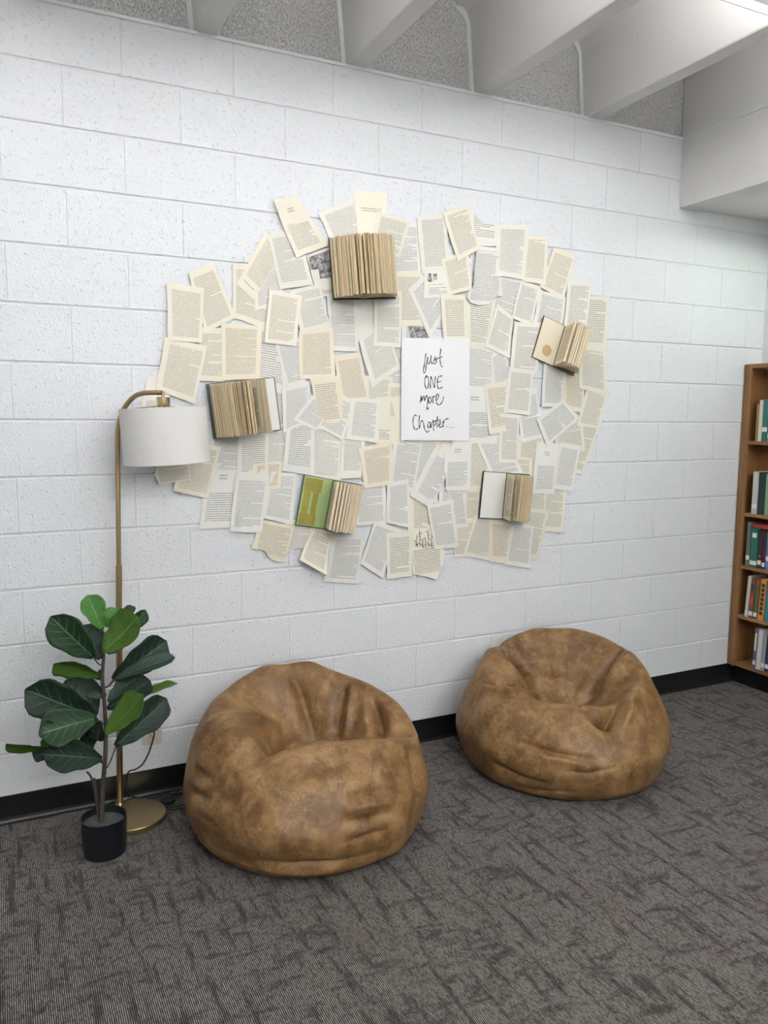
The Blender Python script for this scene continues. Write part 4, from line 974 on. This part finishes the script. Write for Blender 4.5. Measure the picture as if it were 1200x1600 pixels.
# FOLDS BEGIN
FOLDS1 = [
 ([(-0.101, -0.044, 0.27), (0.141, -0.111, 0.347), (0.251, -0.17, 0.366)], 0.022, -0.034),
 ([(0.278, -0.158, 0.352), (0.224, -0.054, 0.364), (0.175, 0.154, 0.366), (0.125, 0.363, 0.318)], 0.035, 0.018),
 ([(-0.224, -0.044, 0.474), (-0.197, -0.019, 0.411), (-0.158, 0.005, 0.334), (-0.123, 0.025, 0.284)], 0.016, -0.026),
 ([(-0.213, -0.081, 0.469), (-0.176, -0.049, 0.381), (-0.123, -0.015, 0.285)], 0.022, 0.014),
 ([(-0.197, 0.181, 0.452), (-0.148, 0.163, 0.398), (-0.084, 0.145, 0.306)], 0.014, 0.02),
 ([(-0.199, 0.146, 0.444), (-0.144, 0.124, 0.375), (-0.104, 0.107, 0.299)], 0.016, -0.022),
 ([(-0.124, 0.251, 0.419), (-0.074, 0.261, 0.377), (-0.008, 0.277, 0.328)], 0.016, -0.045),
 ([(-0.156, 0.218, 0.432), (-0.03, 0.229, 0.321)], 0.016, 0.014),
 ([(-0.082, 0.311, 0.405), (0.021, 0.324, 0.333)], 0.025, 0.014),
 ([(0.137, 0.315, 0.349), (0.113, 0.364, 0.33), (0.06, 0.407, 0.3)], 0.02, 0.013),
 ([(0.056, -0.352, 0.419), (0.054, -0.305, 0.435), (-0.062, -0.194, 0.389)], 0.012, 0.008),
 ([(0.098, -0.267, 0.428), (-0.037, -0.188, 0.376), (-0.077, -0.1, 0.312)], 0.04, 0.024),
 ([(0.31, -0.274, 0.075), (0.406, -0.104, 0.079), (0.42, 0.038, 0.082), (0.348, 0.229, 0.07)], 0.012, -0.014),
 ([(0.323, -0.232, 0.045), (0.398, -0.084, 0.047), (0.402, 0.08, 0.047)], 0.01, 0.006),
 ([(0.36, 0.14, 0.28), (0.334, 0.198, 0.28), (0.311, 0.253, 0.264)], 0.012, -0.013),
 ([(0.382, 0.132, 0.243), (0.356, 0.201, 0.242), (0.322, 0.265, 0.226)], 0.012, 0.01),
 ([(0.398, 0.125, 0.208), (0.372, 0.199, 0.206), (0.332, 0.269, 0.195)], 0.012, -0.012),
 ([(0.414, 0.12, 0.146), (0.382, 0.199, 0.15), (0.344, 0.261, 0.144)], 0.012, -0.01),
 ([(0.147, -0.395, 0.289), (0.229, -0.331, 0.295)], 0.012, -0.012),
 ([(0.189, -0.391, 0.224), (0.261, -0.329, 0.234)], 0.012, -0.012),
 ([(0.215, -0.38, 0.164), (0.302, -0.305, 0.161)], 0.012, -0.012),
 ([(0.175, -0.39, 0.258), (0.248, -0.328, 0.266)], 0.012, 0.01),
 ([(-0.165, -0.182, 0.453), (-0.151, -0.085, 0.373)], 0.014, -0.008),
 ([(-0.118, -0.216, 0.433), (-0.106, -0.12, 0.359)], 0.014, -0.008),
 ([(0.28, -0.189, 0.349), (0.313, -0.105, 0.339), (0.306, -0.001, 0.343), (0.262, 0.128, 0.351)], 0.03, -0.01),
 ([(0.16, 0.359, 0.296), (0.22, 0.378, 0.207), (0.256, 0.348, 0.11)], 0.02, -0.008)]
SEAMS1 = [
 [(-0.233, -0.014, 0.492), (-0.204, 0.001, 0.434), (-0.163, 0.018, 0.345), (-0.126, 0.025, 0.288)],
 [(0.226, 0.224, 0.349), (0.322, 0.21, 0.286), (0.383, 0.199, 0.164)],
 [(0.151, -0.39, 0.298), (0.141, -0.356, 0.373), (0.107, -0.289, 0.428), (-0.05, -0.2, 0.389)]]
FOLDS2 = [
 ([(-0.194, -0.3, 0.445), (-0.127, -0.23, 0.407), (-0.108, -0.155, 0.344), (-0.071, -0.101, 0.292)], 0.016, -0.04),
 ([(-0.148, -0.332, 0.424), (-0.044, -0.252, 0.386), (0.014, -0.176, 0.35)], 0.04, 0.028),
 ([(-0.204, 0.244, 0.465), (-0.129, 0.18, 0.38), (-0.084, 0.126, 0.308), (-0.06, 0.086, 0.26)], 0.016, -0.034),
 ([(-0.163, 0.269, 0.453), (-0.084, 0.219, 0.374), (-0.027, 0.171, 0.308)], 0.035, 0.024),
 ([(0.093, -0.331, 0.389), (0.124, -0.279, 0.386), (0.122, -0.211, 0.372), (-0.061, -0.109, 0.292)], 0.016, -0.046),
 ([(0.147, -0.322, 0.365), (0.224, -0.203, 0.374), (-0.049, -0.08, 0.264), (-0.076, 0.018, 0.248)], 0.016, 0.016),
 ([(0.152, 0.271, 0.35), (0.213, 0.263, 0.324), (0.274, 0.236, 0.291)], 0.016, 0.036),
 ([(0.181, 0.207, 0.336), (0.284, 0.179, 0.303), (0.301, 0.129, 0.307)], 0.018, -0.04),
 ([(0.225, 0.067, 0.345), (0.278, 0.117, 0.326), (0.292, 0.166, 0.302)], 0.014, -0.018),
 ([(-0.072, 0.018, 0.244), (0.292, 0.092, 0.324), (0.316, 0.154, 0.287)], 0.014, 0.012),
 ([(0.373, -0.176, 0.228), (0.404, -0.088, 0.219), (0.421, 0.01, 0.211), (0.4, 0.119, 0.196)], 0.01, -0.02),
 ([(0.391, -0.157, 0.212), (0.425, -0.037, 0.2), (0.418, 0.083, 0.184)], 0.012, 0.01),
 ([(0.365, -0.25, 0.118), (0.4, -0.158, 0.091), (0.423, -0.058, 0.087)], 0.012, -0.014),
 ([(0.354, -0.211, 0.039), (0.401, -0.082, 0.04), (0.418, 0.039, 0.063)], 0.01, -0.01),
 ([(0.44, 0.012, 0.156), (0.421, 0.108, 0.145), (0.39, 0.203, 0.167)], 0.014, -0.008),
 ([(-0.184, -0.064, 0.372), (-0.138, -0.05, 0.322)], 0.02, -0.012),
 ([(-0.176, -0.318, 0.432), (-0.205, -0.293, 0.449)], 0.03, 0.01),
 ([(-0.225, 0.228, 0.473), (-0.194, 0.265, 0.461)], 0.03, 0.01),
 ([(0.141, -0.358, 0.337), (0.225, -0.321, 0.314)], 0.02, -0.008),
 ([(0.063, 0.327, 0.371), (0.195, 0.345, 0.284), (0.297, 0.323, 0.192)], 0.02, -0.008)]
SEAMS2 = [
 [(-0.27, 0.02, 0.493), (-0.2, 0.02, 0.404), (-0.106, 0.008, 0.284)],
 [(-0.067, -0.024, 0.245), (0.36, -0.049, 0.284), (0.43, -0.071, 0.18), (0.428, -0.078, 0.111)]]
# FOLDS END
bean_bag((.715, -.475), BAG1, ((-.03, -.02), .20), FOLDS1, 'tan leather bean bag nearest the lamp, its right corner pinched to a point', SEAMS1, 1)
bean_bag((1.905, -.455), BAG2, ((.0, .02), .20), FOLDS2, 'tan leather bean bag farther right, nearer the bookcase, with a deep seat hollow', SEAMS2, 2)
